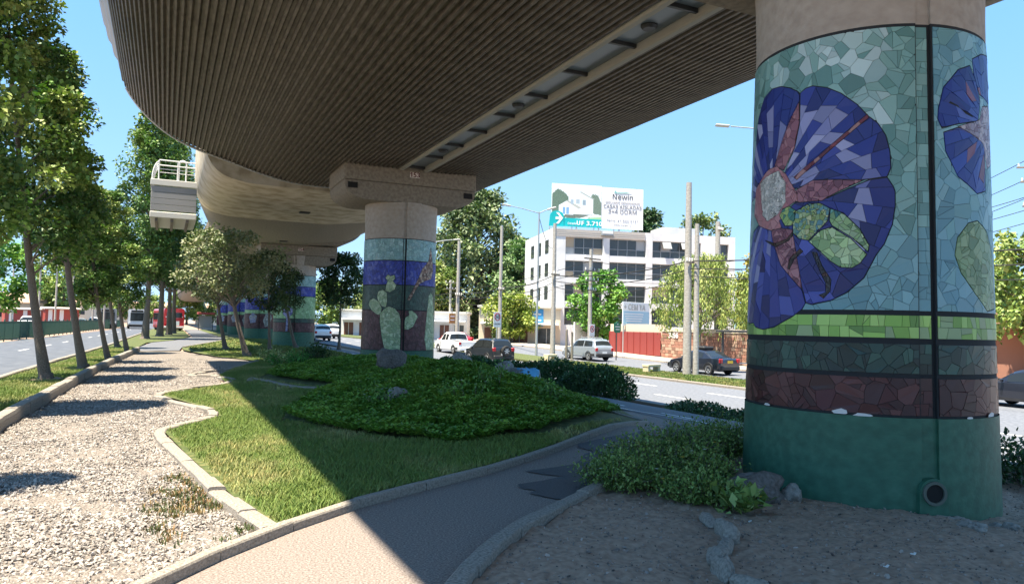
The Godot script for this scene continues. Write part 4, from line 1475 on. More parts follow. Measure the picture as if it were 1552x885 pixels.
	for p in scatter(pv([-7.5, -6.0, -7.25, -6.3, -7.5, -7.6, -7.75, -9.0, -8.0, -8.2, -8.1, -7.0, -7.9, -6.0]), 900):
		if fnoise.get_noise_2d(p.x * 130.0, p.y * 130.0) < -0.02: continue
		var s := rr(0.7, 1.5)
		trs.append(Transform3D(Basis(Vector3.UP, rr(0, TAU)).scaled(Vector3(s, s, s)), Vector3(p.x, 0.0, p.y)))
		cols.append(vary(Color(0.09, 0.12, 0.04) if rng.randf() < 0.6 else Color(0.34, 0.22, 0.1), 0.3))
	tag(multi(tuft(6, 0.035, 0.06, 0.006), trs, cols, "weeds", M.grass), "sparse weeds and dry litter in the gravel by the edging", "weeds")
	# ground cover on the mound
	var gc := pv([-6.1, -12.9, -5.9, -11.6, -5.2, -10.15, -4.3, -9.45, -2.95, -9.75, -1.6, -10.6, -0.6, -11.6, 0.5, -12.9, 1.5, -15.6, 1.6, -21, 1.0, -26, -2.6, -26.5, -4.7, -24, -5.3, -21.8, -4.7, -19.2, -3.9, -17.3, -5.0, -15.6])
	for vv in 3:
		trs = []; cols = []
		var mb := MB.new()
		for k in 9:
			var a := TAU * k / 9 + rr(-0.3, 0.3)
			var d := Vector3(cos(a), rr(0.15, 0.9), sin(a)).normalized()
			leaf(mb, Vector3(cos(a) * 0.02, rr(0.0, 0.05), sin(a) * 0.02), d, Vector3.UP, rr(0.032, 0.06), 0.46)
		var ms := mb.mesh()
		for p in scatter(gc, 17000, 0.45):
			var edge := 1.0
			var n1 := fnoise.get_noise_2d(p.x * 70.0, p.y * 70.0)
			var hgt := 0.1 + 0.1 * n1 + 0.07 * fnoise.get_noise_2d(p.x * 200.0 + 50.0, p.y * 200.0)
			var s := rr(0.8, 1.35)
			trs.append(Transform3D(Basis(Vector3.UP, rr(0, TAU)) * Basis(Vector3(1, 0, 0), rr(-0.4, 0.4)) * Basis.from_scale(Vector3(s, s, s)), Vector3(p.x, gh(p.x, p.y) + 0.03 + maxf(0.0, hgt) * rr(0.55, 1.0), p.y)))
			cols.append(vary(Color(0.12, 0.25, 0.028).lerp(Color(0.22, 0.36, 0.048), clampf(n1 + rr(0, 0.5), 0, 1)), 0.25))
		tag(multi(ms, trs, cols, "ground_cover", M.leaf_low), "bright green creeping plants covering the mound before the cactus pier", "ground cover", "ground cover of the mound")
	# taller flowering weeds on the mound
	var weed := pal("5f8a3c 4c7a34 6f9648")
	for w in [[-3.3, -11.6, 0.5, 0.42], [-2.6, -12.2, 0.45, 0.45], [-4.5, -12.4, 0.4, 0.4], [-1.9, -11.6, 0.35, 0.35]]:
		shrub("flowering_weed", ["loose white flowering weed on the mound, middle one", "loose white flowering weed on the mound, behind the middle one", "loose weed beside the pale stone on the mound", "loose white flowering weed nearest the path on the mound"][[-3.3, -2.6, -4.5, -1.9].find(w[0])], Vector3(w[0], gh(w[0], w[1]), w[1]), Vector3(w[2], w[3], w[2]), 420, 0.06, weed, "flowering weeds on the mound", 9, 0.8, [Color(0.6, 0.62, 0.5)])
	# boulders
	for b in [["dark grey boulder with scratched letters before the cactus pier", -2.45, -19.4, 0.42, 0.36, 0.34, 3], ["tall pointed grey boulder right of the cactus pier", -1.3, -17.3, 0.34, 0.38, 0.3, 4], ["small dark rock leaning on the tall pointed boulder", -0.9, -17.6, 0.2, 0.24, 0.2, 5], ["rounded tan boulder left of the blue sprayed one", 0.35, -18.3, 0.3, 0.36, 0.28, 6], ["small pale stone half hidden in the mound leaves", -4.25, -12.6, 0.2, 0.16, 0.16, 8], ["large dark flat boulder at the foot of the nearest pier", -2.15, -6.2, 0.34, 0.17, 0.2, 9], ["small round tan stone beside the large flat boulder", -1.72, -6.12, 0.11, 0.1, 0.1, 10]]:
		var gy: float = gh(b[1], b[2])
		var o := put(boulder(Vector3.ZERO, Vector3(b[3], b[4], b[5]), b[6], 0.22), "boulder", M.boulder_dark if b[6] == 9 or b[6] == 3 else M.boulder, null, Vector3(b[1], gy + b[4] * (0.75 if b[6] in [3, 4, 5, 6] else 0.55), b[2]))
		tag(o, b[0], "boulder", "boulders")
	var bo := thing("boulder", "pale boulder with blue spray paint before the hedge", "boulder", Vector3(0.85, gh(0.85, -18.0) + 0.26, -18.0), 0.2, "boulders")
	put(boulder(Vector3.ZERO, Vector3(0.48, 0.36, 0.36), 21, 0.2), "stone", M.boulder, bo)
	var sq := boulder(Vector3(0.04, 0.05, 0.02), Vector3(0.46, 0.335, 0.35), 21, 0.2)
	var keep := MB.new()
	for i in range(0, sq.v.size(), 3):
		var c := (sq.v[i] + sq.v[i + 1] + sq.v[i + 2]) / 3.0
		if c.y > 0.14 and c.z > -0.05 and fnoise.get_noise_2d(c.x * 400.0, c.y * 400.0) > -0.25 and absf(c.x) < 0.3:
			for k in 3:
				keep.v.append(sq.v[i + k] * 1.004 + Vector3(0, 0.004, 0.004)); keep.n.append(sq.n[i + k]); keep.c.append(Color(1, 1, 1))
	mat("blue_spray", 0.1, 0.36, 0.6, 0.7)
	if keep.v.size() > 0: put(keep, "spray_paint", M.blue_spray, bo)
	# small rocks before the pier
	for k in 12:
		var p := Vector2(rr(-1.3, -0.3), rr(-4.9, -4.3))
		var s := rr(0.025, 0.07)
		var o := put(boulder(Vector3.ZERO, Vector3(s, s * 0.7, s), 60 + k, 0.25), "rock", M.boulder, null, Vector3(p.x, soil_y(p.x, p.y) + s * 0.3, p.y))
		tag(o, "small grey rock on the soil near the drain outlet", "rock", "small rocks on the soil")
	for k in 3:
		var p := Vector2(rr(-3.6, -2.5), rr(-5.6, -3.6))
		var mb := MB.new()
		mb.box(Vector3.ZERO, Vector3(rr(0.025, 0.045), 0.006, rr(0.015, 0.025)), Basis(Vector3.UP, rr(0, TAU)) * Basis(Vector3(1, 0, 0), rr(-0.3, 0.3)))
		mb.box(Vector3(0.012, 0.006, 0.006), Vector3(0.02, 0.005, 0.016), Basis(Vector3(0, 0, 1), rr(0.2, 0.6)))
		tag(put(mb, "paper_scrap", M.white_metal, null, Vector3(p.x, soil_y(p.x, p.y) + 0.012, p.y)), "crumpled white paper scrap lying on the bare soil", "litter", "paper scraps on the soil")
	# hedge between the bike path and the road
	var dk := pal("3a5833 466639 304b28 527042")
	var hl := ["dark clipped hedge bush at the open right end of the row", "second dark hedge bush from the open right end", "third dark hedge bush, behind the blue sprayed boulder", "dark hedge bush in front of the black off-roader", "dark hedge bush just right of the cactus pier", "dark hedge bush half behind the cactus pier"]
	for k in 6:
		var z := -21.0 - k * 3.0
		var x := 4.9 + k * 0.12
		shrub("hedge_bush", hl[k], Vector3(x, gh(x, z) - 0.02, z), Vector3(1.0, 0.95 + 0.08 * sin(k * 2.0) - k * 0.05, 1.9), 1600, 0.1, dk, "hedge bushes along the road", 0, 0.8, [], 6500)
	for k in 3:
		var z := -12.0 - k * 2.4
		shrub("low_shrub", ["low dark shrub by the road kerb, nearest to the big pier", "low dark shrub by the road kerb, middle of three", "low dark shrub by the road kerb, far end"][k], Vector3(5.8, gh(5.8, z) - 0.02, z), Vector3(0.7, 0.4, 1.5), 700, 0.08, dk, "low shrubs by the road kerb", 0, 0.6, [], 2600)
	shrub("low_shrub", "dark shrub at the photo's right edge behind the nearest pier", Vector3(3.6, gh(3.6, -6.6) - 0.02, -6.6), Vector3(1.3, 0.62, 1.2), 3600, 0.08, dk, "low shrubs by the road kerb", 0, 0.6)
	# flowering clump by the nearest pier
	var fp := pal("667f3a 768f48 566f30 8a9f5c")
	var fcs := [[-3.35, -7.0, 0.5, 0.42], [-2.7, -7.45, 0.6, 0.62], [-1.9, -7.9, 0.65, 0.72], [-1.1, -8.2, 0.6, 0.7], [-2.85, -6.35, 0.42, 0.38], [-2.35, -6.9, 0.45, 0.55], [-0.3, -8.8, 0.7, 0.6], [-2.75, -5.85, 0.24, 0.28]]
	var fn := ["leafy shrub at the path end of the flowering clump", "second leafy shrub from the path in the flowering clump", "tallest leafy shrub in the middle of the flowering clump", "leafy shrub touching the green painted pier base", "low leafy shrub in front of the flowering clump", "yellow flowered shrub in the middle front of the clump", "leafy shrub at the back of the flowering clump by the bike path", "small broad leaved plant at the end of the stone border"]
	for k in fcs.size():
		var f: Array = fcs[k]
		shrub("flowering_shrub", fn[k], Vector3(f[0], gh(f[0], f[1]), f[1]), Vector3(f[2], f[3] * 0.68, f[2]), 4800 if k < 7 else 240, 0.042 if k < 7 else 0.13, fp, "shrubs by the nearest pier", 6, 0.55, [Color(0.6, 0.62, 0.52), Color(0.62, 0.4, 0.04)])
	# shrubs farther along
	shrub("pale_shrub", "pale yellowish shrub by the far end of the gravel strip", Vector3(-4.0, 0, -30.5), Vector3(0.8, 0.55, 0.6), 900, 0.09, pal("a8b070 b8bc84 8fa060"), "far shrubs", 0, 0.6)
	shrub("dark_shrub", "dark bush in front of the third pier", Vector3(-2.0, gh(-2, -32), -32), Vector3(0.7, 0.8, 0.7), 1200, 0.1, dk, "far shrubs", 0, 0.6)
	shrub("dark_shrub", "bright green low bush left of the cactus pier", Vector3(-3.9, gh(-3.9, -27.0), -27.0), Vector3(1.0, 0.5, 0.9), 1300, 0.08, pal("3f7a2c 4f8c34"), "far shrubs", 0, 0.6)

# ---------------------------------------------------------------- trees
func limb_path(a: Vector3, b: Vector3, sag: float, n := 4) -> Array:
	var r := []
	for i in n + 1:
		var t := float(i) / n
		r.append(a.lerp(b, t) + Vector3(rr(-0.06, 0.06) * (b - a).length() * 0.4 * t * (1 - t) * 4, sag * t * (1 - t) * 4, rr(-0.06, 0.06) * (b - a).length() * 0.4 * t * (1 - t) * 4))
	return r

# p: h, r, base, width, shape, leaf, n, clumps, clump_r, lean, pal, hang
func make_tree(called: String, label: String, p: Dictionary, grp: String, at: Vector3) -> Node3D:
	var root := thing(called, label, "tree", at, 0, grp)
	var H: float = p.h
	var lean: Vector3 = p.get("lean", Vector3.ZERO)
	var tr := MB.new()
	var axis := []
	var rad := []
	for i in 9:
		var t := i / 8.0
		axis.append(Vector3(0, H * 0.93 * t, 0) + lean * t * (1.6 - 0.6 * t) + Vector3(sin(t * 7.0 + H) * 0.05, 0, cos(t * 5.0 + H) * 0.05) * t * H * 0.12)
		rad.append(p.r * (1.0 - 0.88 * t) * (1.35 if i == 0 else 1.0))
	var on := func(y: float) -> Vector3:
		var f := clampf(y / (H * 0.93), 0, 1) * 8.0
		var i := mini(int(f), 7)
		return axis[i].lerp(axis[i + 1], f - i)
	tr.tube(axis, rad, 9)
	tr.lathe([Vector2(p.r * 2.1, -0.1), Vector2(p.r * 1.7, 0.05), Vector2(p.r * 1.3, 0.22)], 9)
	if p.get("pit", false):
		put(boulder(Vector3(0.05, 0.0, 0), Vector3(0.42, 0.1, 0.42), 31, 0.25), "root_soil", M.soil, root)
	var cr := MB.new()
	var lb := MB.new()
	var y0: float = p.base
	for k in int(p.clumps):
		var t: float = (k + rng.randf()) / p.clumps
		var w: float = p.width
		match p.shape:
			"column": w *= pow(sin(PI * clampf(0.16 + t * 0.84, 0, 1)), 0.55) * lerpf(1.0, 0.62, t)
			"round": w *= sqrt(maxf(0.05, 1.0 - pow(t * 2.0 - 0.9, 2) * 0.82))
			"cone": w *= lerpf(1.0, 0.12, pow(t, 0.9)) + 0.05
			"dome": w *= sqrt(maxf(0.03, 1.0 - pow(t, 2.2)))
		var a := rr(0, TAU)
		var rr_ := w * sqrt(rr(0.1, 1.0))
		var y: float = lerpf(y0, H, t)
		var c: Vector3 = on.call(y) + Vector3(cos(a) * rr_, 0, sin(a) * rr_)
		var s: Vector3 = on.call(maxf(y0 * 0.8, y - rr_ * 0.75))
		if k % 2 == 0: lb.tube(limb_path(s, c, 0.1 * rr_), [p.r * 0.34 * (1.0 - 0.6 * t), p.r * 0.2, p.r * 0.12, 0.012, 0.006], 5, false)
		var cn := int(p.n / p.clumps)
		var csz: float = p.clump_r * rr(0.7, 1.3)
		var base: Color = p.pal[rng.randi() % p.pal.size()]
		var hang: float = p.get("hang", 0.0)
		for j in cn:
			var q := rdir() * csz * pow(rng.randf(), 0.45)
			q.y *= 0.75
			if hang > 0.0:
				q.x *= 0.45; q.z *= 0.45; q.y -= hang * rng.randf() * rng.randf()
			cr.col = vary(base, 0.28)
			var d := (rdir() + q.normalized() * 0.7 + Vector3(0, -0.25 - hang, 0)).normalized()
			leaf(cr, c + q, d, (Vector3.UP + rdir() * 0.7).normalized(), p.leaf * rr(0.65, 1.3), p.get("lw", 0.42))
	put(tr, "trunk", p.get("bark", M.bark), root)
	put(lb, "limbs", p.get("bark", M.bark), root)
	put(cr, "crown", M.leaf, root)
	return root

func trees() -> void:
	var g1 := pal("567838 66883f 4a6c32 7a944a 405f2c 8a9a55")
	var A := {"h": 11.5, "r": 0.115, "base": 3.3, "width": 1.65, "shape": "column", "leaf": 0.125, "n": 20000, "clumps": 95, "clump_r": 0.46, "lean": Vector3(-1.25, 0, 0), "pal": g1, "pit": true}
	var A2 := A.duplicate(); A2.h = 10.2; A2.width = 1.25; A2.n = 17000; A2.lean = Vector3(-1.2, 0, 0.1); A2.base = 3.4
	var B := {"h": 19.5, "r": 0.24, "base": 5.0, "width": 3.0, "shape": "column", "leaf": 0.23, "n": 22000, "clumps": 160, "clump_r": 0.8, "lean": Vector3(0.2, 0, 0), "pal": pal("4f6f35 5d7d3d 48682f 6b8845 7a8f4a")}
	var grp := "street trees along the gravel strip"
	var t1 := make_tree("street_tree", "nearest leaning street tree with whole trunk in view at the left", A, grp, Vector3(-10.62, 0, -22.1))
	var t2 := make_tree("street_tree", "second leaning street tree from the left, by the gravel kerb", A2, grp, Vector3(-10.15, 0, -26.3))
	copy(t2, "third street tree from the left, slim pale trunk by the kerb", Vector3(-9.77, 0, -31.3), 0.35, Vector3(0.85, 0.66, 0.85))
	copy(t1, "street tree with pale slim trunk, fifth from the left", Vector3(-9.46, 0, -38.8), -0.3, Vector3(0.85, 0.68, 0.85))
	copy(t2, "fourth street tree from the left, standing nearer the road", Vector3(-10.2, 0, -45.4), 0.5, Vector3(1.0, 0.85, 1.0))
	copy(t1, "street tree beyond the left edge whose crown hangs into view", Vector3(-10.9, 0, -15.2), 0.3, Vector3(0.85, 1.0, 0.85))
	copy(t2, "street tree out of frame left that shades the near gravel", Vector3(-11.1, 0, -8.3), 0.3, Vector3(0.6, 0.85, 0.6))
	var b1 := make_tree("tall_street_tree", "first of four tall dark trunked trees where the bike path bends", B, grp, Vector3(-9.3, 0, -66))
	copy(b1, "second of four tall dark trunked trees where the bike path bends", Vector3(-8.3, 0, -76), 1.2, Vector3(1.05, 1.0, 1.05))
	copy(b1, "third of four tall dark trunked trees, left of the red bus", Vector3(-7.5, 0, -83), 2.6, Vector3(0.95, 1.04, 0.95))
	copy(b1, "last of four tall dark trunked trees, in front of the red bus", Vector3(-7.0, 0, -92), 4.0, Vector3(1.0, 1.02, 1.0))
	# small trees under the viaduct edge
	var olive := pal("6a7550 7d8560 58653f 8c9070")
	var dk := pal("3a4f2c 46592f 2f4424 52663a")
	make_tree("olive_tree", "grey green olive tree with leaning dark trunk before the viaduct", {"h": 5.9, "r": 0.13, "base": 2.8, "width": 2.7, "shape": "round", "leaf": 0.13, "n": 7500, "clumps": 70, "clump_r": 0.5, "lean": Vector3(-1.1, 0, -0.3), "pal": olive}, "small trees by the piers", Vector3(-4.5, 0, -35.9))
	make_tree("olive_tree", "second olive tree just behind the leaning one", {"h": 5.6, "r": 0.12, "base": 2.8, "width": 2.0, "shape": "round", "leaf": 0.13, "n": 6500, "clumps": 60, "clump_r": 0.5, "lean": Vector3(-0.8, 0, 0.2), "pal": olive}, "small trees by the piers", Vector3(-4.9, 0, -43))
	make_tree("small_dark_tree", "dark slim tree before the third pier, left stem", {"h": 5.6, "r": 0.09, "base": 2.3, "width": 1.25, "shape": "round", "leaf": 0.14, "n": 4500, "clumps": 45, "clump_r": 0.42, "lean": Vector3(-0.2, 0, 0), "pal": dk}, "small trees by the piers", Vector3(-2.7, 0, -42.5))
	make_tree("small_dark_tree", "thin bent tree standing against the third pier", {"h": 5.2, "r": 0.11, "base": 2.6, "width": 1.3, "shape": "round", "leaf": 0.12, "n": 3600, "clumps": 46, "clump_r": 0.4, "lean": Vector3(-1.0, 0, 0.2), "pal": dk}, "small trees by the piers", Vector3(-0.6, -0.02, -47.0))
	make_tree("small_dark_tree", "round dark tree standing alone between third and cactus piers", {"h": 7.1, "r": 0.1, "base": 3.4, "width": 1.55, "shape": "round", "leaf": 0.19, "n": 6000, "clumps": 60, "clump_r": 0.55, "lean": Vector3(0.1, 0, 0), "pal": pal("34502a 3f5c30 2c4623")}, "small trees by the piers", Vector3(3.5, gh(3.5, -54) - 0.02, -54))
	# far side of the right avenue
	var hi := pal("7f8f4a 8f9a58 6b7f40 98a064")
	make_tree("conifer", "huge dark green conifer rising behind the cactus pier", {"h": 24.0, "r": 0.6, "base": 1.0, "width": 8.6, "shape": "dome", "leaf": 0.6, "n": 26000, "clumps": 260, "clump_r": 1.6, "pal": pal("74835a 85926a 5f7048 95a078 4c5f3e"), "lw": 0.34}, "background trees", Vector3(35.5, -1, -106))
	make_tree("hill_tree", "olive brown tree right of the huge conifer", {"h": 19.0, "r": 0.5, "base": 3.0, "width": 6.0, "shape": "dome", "leaf": 0.6, "n": 9000, "clumps": 110, "clump_r": 1.5, "pal": pal("8a8f55 9a9860 75804a a39c66")}, "background trees", Vector3(50, -1, -122))
	make_tree("hill_tree", "grey green tree just left of the office building", {"h": 15.0, "r": 0.4, "base": 1.5, "width": 5.0, "shape": "dome", "leaf": 0.5, "n": 9000, "clumps": 110, "clump_r": 1.3, "pal": pal("6f8a5a 5f7a4c 839a68")}, "background trees", Vector3(38, -1, -95))
	make_tree("street_side_tree", "yellow green round tree behind the speed limit sign", {"h": 6.4, "r": 0.2, "base": 1.7, "width": 3.2, "shape": "round", "leaf": 0.3, "n": 7000, "clumps": 80, "clump_r": 0.75, "pal": pal("93a046 a5ad52 7f9040")}, "background trees", Vector3(27.5, -0.95, -76))
	make_tree("street_side_tree", "light green tree between the cactus pier and the lamp posts", {"h": 12.0, "r": 0.3, "base": 2.0, "width": 4.2, "shape": "round", "leaf": 0.42, "n": 8000, "clumps": 90, "clump_r": 1.1, "pal": hi}, "background trees", Vector3(27.0, -0.95, -103))
	make_tree("street_side_tree", "bright green tree in front of the office building", {"h": 8.6, "r": 0.2, "base": 1.8, "width": 2.9, "shape": "round", "leaf": 0.3, "n": 8500, "clumps": 90, "clump_r": 0.75, "pal": pal("5a8a34 6f9c40 4a7a2c 86ac50")}, "background trees", Vector3(32.6, -0.9, -66))
	make_tree("pepper_tree", "drooping pepper tree overhanging the stone wall", {"h": 8.6, "r": 0.26, "base": 3.6, "width": 3.7, "shape": "dome", "leaf": 0.24, "n": 13000, "clumps": 110, "clump_r": 0.8, "hang": 1.9, "lw": 0.2, "lean": Vector3(0.5, 0, 0), "pal": pal("8a9a4c 9aa658 7a8a42 a5ad68")}, "background trees", Vector3(27.9, -0.9, -44.4))
	make_tree("pepper_tree", "second drooping tree, just left of the nearest pier", {"h": 7.6, "r": 0.24, "base": 2.6, "width": 3.2, "shape": "dome", "leaf": 0.24, "n": 9000, "clumps": 90, "clump_r": 0.8, "hang": 1.4, "lw": 0.22, "pal": pal("8f9a4c a3a858 7f8a42")}, "background trees", Vector3(33.5, -0.9, -44.5))
	make_tree("cedar_tree", "dark layered cedar behind the billboard", {"h": 21.5, "r": 0.4, "base": 8.0, "width": 5.0, "shape": "cone", "leaf": 0.55, "n": 7000, "clumps": 90, "clump_r": 1.1, "pal": pal("3f5a3c 4c6846 34502f"), "lw": 0.3}, "background trees", Vector3(58.0, -1, -93))
	make_tree("cedar_tree", "thin open topped tree right of the dark cedar", {"h": 20.0, "r": 0.3, "base": 10.0, "width": 3.6, "shape": "round", "leaf": 0.5, "n": 2600, "clumps": 34, "clump_r": 1.1, "pal": pal("6a7f4c 7f8f58")}, "background trees", Vector3(61.5, -1, -85))
	make_tree("street_side_tree", "yellowish tree right of the office building roof", {"h": 13.0, "r": 0.3, "base": 4.0, "width": 4.0, "shape": "round", "leaf": 0.45, "n": 6000, "clumps": 70, "clump_r": 1.1, "pal": pal("a09a4c b0a258 8a9448")}, "background trees", Vector3(63.0, -1, -74))
	make_tree("street_side_tree", "broad green tree at the right edge behind the dark car", {"h": 9.5, "r": 0.3, "base": 2.8, "width": 4.6, "shape": "round", "leaf": 0.3, "n": 12000, "clumps": 120, "clump_r": 1.0, "hang": 0.8, "pal": pal("7f9448 8f9f55 6c823c")}, "background trees", Vector3(40.0, -0.9, -26.5))
	make_tree("street_side_tree", "tree behind the brick house at the right edge", {"h": 9.0, "r": 0.3, "base": 2.4, "width": 4.2, "shape": "round", "leaf": 0.36, "n": 6000, "clumps": 80, "clump_r": 1.0, "pal": pal("8a9a4c 78883f 9aa65a")}, "background trees", Vector3(50.0, -0.9, -38.0))
	# along the right avenue, far away, and across the left avenue
	var far := make_tree("avenue_tree", "far bright tree beyond the right avenue cars", {"h": 11.0, "r": 0.3, "base": 2.2, "width": 4.6, "shape": "round", "leaf": 0.6, "n": 4200, "clumps": 60, "clump_r": 1.2, "pal": pal("7c9448 8fa256 67803c 9aa464")}, "far avenue trees", Vector3(22, -0.9, -150))
	var spots := [[26, -135, "pale tree left of the cactus pier"], [30, -150, "tall pale tree behind the pickup"], [33, -128, "pale tree in the gap beside the cactus pier"], [16, -215, "far tree at the end of the right avenue"], [9, -260, "farthest tree between the viaduct piers"], [36, -170, "far tree on the slope behind the conifer"],
		[-24, -150, "far tree behind the grey bus"], [-30, -175, "far tall tree left of the grey bus"], [-36, -140, "far tree behind the lamp posts at left"], [-42, -160, "far tree behind the parked vans at left"], [-34, -210, "far tree at the end of the left avenue"], [-50, -180, "far tree near the left edge behind the red shed"], [-20, -230, "small far tree right of the grey bus"], [-12, -280, "far tree behind the red bus"], [-58, -150, "leftmost far tree behind the fence"], [-2, -240, "far tree beyond the bus shelter"], [-66, -190, "far tree at the left edge, low on the horizon"]]
	for i in spots.size():
		var s: Array = spots[i]
		var k := rr(0.75, 1.15)
		copy(far, s[2], Vector3(s[0], -0.1 if s[0] < 5 else -0.95, s[1]), rr(0, TAU), Vector3(k, k * rr(0.85, 1.1), k))
	make_tree("young_tree", "bright young tree with dark red trunk behind the green fence", {"h": 8.0, "r": 0.12, "base": 2.4, "width": 2.4, "shape": "round", "leaf": 0.3, "n": 3600, "clumps": 55, "clump_r": 0.65, "pal": pal("6f9c3c 82ac4a 5c8a34")}, "trees behind the fence", Vector3(-20.2, 0, -72))
	make_tree("young_tree", "light green tree at the left edge behind the nearest trunk", {"h": 10.0, "r": 0.14, "base": 2.4, "width": 2.6, "shape": "round", "leaf": 0.3, "n": 4000, "clumps": 60, "clump_r": 0.7, "pal": pal("6f9c4c 82ac5a 5c8a44")}, "trees behind the fence", Vector3(-21.5, 0, -66))

# ---------------------------------------------------------------- street
func pole(called: String, label: String, at: Vector3, h: float, r0: float, r1: float, m: Material, grp: String, arms: Array = []) -> Node3D:
	# arms: [height, half length, turn]
	var root := thing(called, label, "pole", at, 0, grp)
	var mb := MB.new()
	mb.lathe([Vector2(r0, -0.2), Vector2(r1, h), Vector2(0.0, h)], 12)
	put(mb, "shaft", m, root)
	for a in arms:
		mb = MB.new()
		var bs := Basis(Vector3.UP, a[2])
		mb.box(Vector3(0, a[0], 0) + bs * Vector3(0, 0, r0), Vector3(a[1] * 2.0, 0.1, 0.1), bs, 0.01)
		var arm := put(mb, "crossarm", M.wood_grey, root)
		for k in 4:
			mb = MB.new()
			mb.lathe([Vector2(0.03, 0.0), Vector2(0.06, 0.04), Vector2(0.03, 0.09), Vector2(0.055, 0.13), Vector2(0.02, 0.2), Vector2(0.0, 0.2)], 8, Transform3D(Basis.IDENTITY, Vector3(0, a[0] + 0.05, 0) + bs * Vector3(a[1] * (-0.9 + 0.6 * k), 0, r0)))
			put(mb, "insulator", M.white_metal, arm)
	return root

func lamp_post(label: String, at: Vector3, h: float, arms: Array) -> void:
	var root := thing("street_lamp", label, "street lamp", at, 0, "street lamps")
	var mb := MB.new()
	mb.lathe([Vector2(0.11, -0.1), Vector2(0.1, 1.2), Vector2(0.06, h), Vector2(0.0, h)], 10)
	put(mb, "post", M.steel, root)
	for a in arms:
		var d: Vector3 = a
		mb = MB.new()
		mb.tube([Vector3(0, h - 0.1, 0), Vector3(0, h, 0) + d * 0.5, Vector3(0, h, 0) + d * 0.86], [0.045, 0.04, 0.035], 6)
		var arm := put(mb, "arm", M.steel, root)
		mb = MB.new()
		var bs := Basis.looking_at(d.normalized(), Vector3.UP)
		mb.box(Vector3(0, h, 0) + d * 0.95, Vector3(0.3, 0.11, 0.75), bs, 0.035)
		put(mb, "lamp_head", M.pale_metal, arm)

func cable(a: Vector3, b: Vector3, sag: float, r: float, label: String) -> void:
	var mb := MB.new()
	var pts := []
	for i in 15:
		var t := i / 14.0
		pts.append(a.lerp(b, t) - Vector3(0, sag * 4.0 * t * (1.0 - t), 0))
	mb.tube(pts, [r], 5)
	tag(put(mb, "overhead_cable", M.cable), label, "cable", "overhead cables")

func panel_uv(root: Node3D, called: String, w: float, h: float, m: Material, tr: Transform3D) -> MeshInstance3D:
	var mb := MB.new()
	var p := [Vector3(-w / 2, h / 2, 0), Vector3(w / 2, h / 2, 0), Vector3(w / 2, -h / 2, 0), Vector3(-w / 2, -h / 2, 0)]
	var u := [Vector2(0, 0), Vector2(1, 0), Vector2(1, 1), Vector2(0, 1)]
	for k in [0, 1, 2, 0, 2, 3]:
		mb.v.append(tr * p[k]); mb.n.append(tr.basis * Vector3(0, 0, 1)); mb.c.append(Color(1, 1, 1)); mb.uv.append(u[k])
	return put(mb, called, m, root)

func poster_image() -> ImageTexture:
	var w := 280
	var h := 256
	var im := Image.create(w, h, false, Image.FORMAT_RGB8)
	var f := FastNoiseLite.new()
	f.seed = 5; f.frequency = 0.05
	var shapes := [
		[pv([0, 60, 30, 30, 70, 50, 95, 80, 100, 200, 0, 220]), Color.html("6f8a78")],
		[pv([205, 90, 230, 50, 262, 60, 280, 110, 280, 180, 210, 170]), Color.html("7d9484")],
		[pv([92, 70, 160, 40, 232, 80, 232, 178, 92, 178]), Color.html("e4eff5")],
		[pv([160, 38, 240, 82, 232, 86, 156, 46]), Color.html("a8b0ae")],
		[pv([38, 130, 85, 98, 120, 130, 120, 190, 38, 190]), Color.html("eef6fa")],
		[pv([86, 96, 165, 138, 150, 148, 80, 104]), Color.html("b4b8b2")],
		[pv([105, 92, 120, 92, 120, 118, 105, 118]), Color.html("9fb4c4")],
		[pv([135, 88, 155, 88, 155, 116, 135, 116]), Color.html("a8b8c2")],
		[pv([172, 90, 190, 90, 190, 122, 172, 122]), Color.html("8fa2ae")],
		[pv([60, 140, 95, 140, 95, 182, 60, 182]), Color.html("7fa8d8")],
		[pv([75, 140, 79, 140, 79, 182, 75, 182]), Color.html("f0f4f6")],
		[pv([120, 180, 232, 180, 210, 200, 120, 205]), Color.html("7d8a80")],
		[pv([70, 185, 130, 185, 130, 205, 85, 208]), Color.html("76847c")],
		[pv([80, 232, 215, 182, 232, 186, 130, 232]), Color.html("f2f6f6")],
		[pv([130, 232, 220, 196, 280, 190, 280, 232]), Color.html("9fc79a")]]
	for y in h:
		for x in w:
			var c := Color.html("e8f4fa")
			var p := Vector2(x, y)
			for s in shapes:
				if Geometry2D.is_point_in_polygon(p + Vector2(0, f.get_noise_2d(x * 2.0, y * 2.0) * (10.0 if s[1] == shapes[0][1] or s[1] == shapes[1][1] else 0.0)), s[0]):
					c = s[1]
					if s[1].g > s[1].r and s[1].g < 0.6: c = c.darkened(0.3 * absf(f.get_noise_2d(x * 3.0, y * 3.0)) * 2.0)
			im.set_pixel(x, y, c)
	return ImageTexture.create_from_image(im)

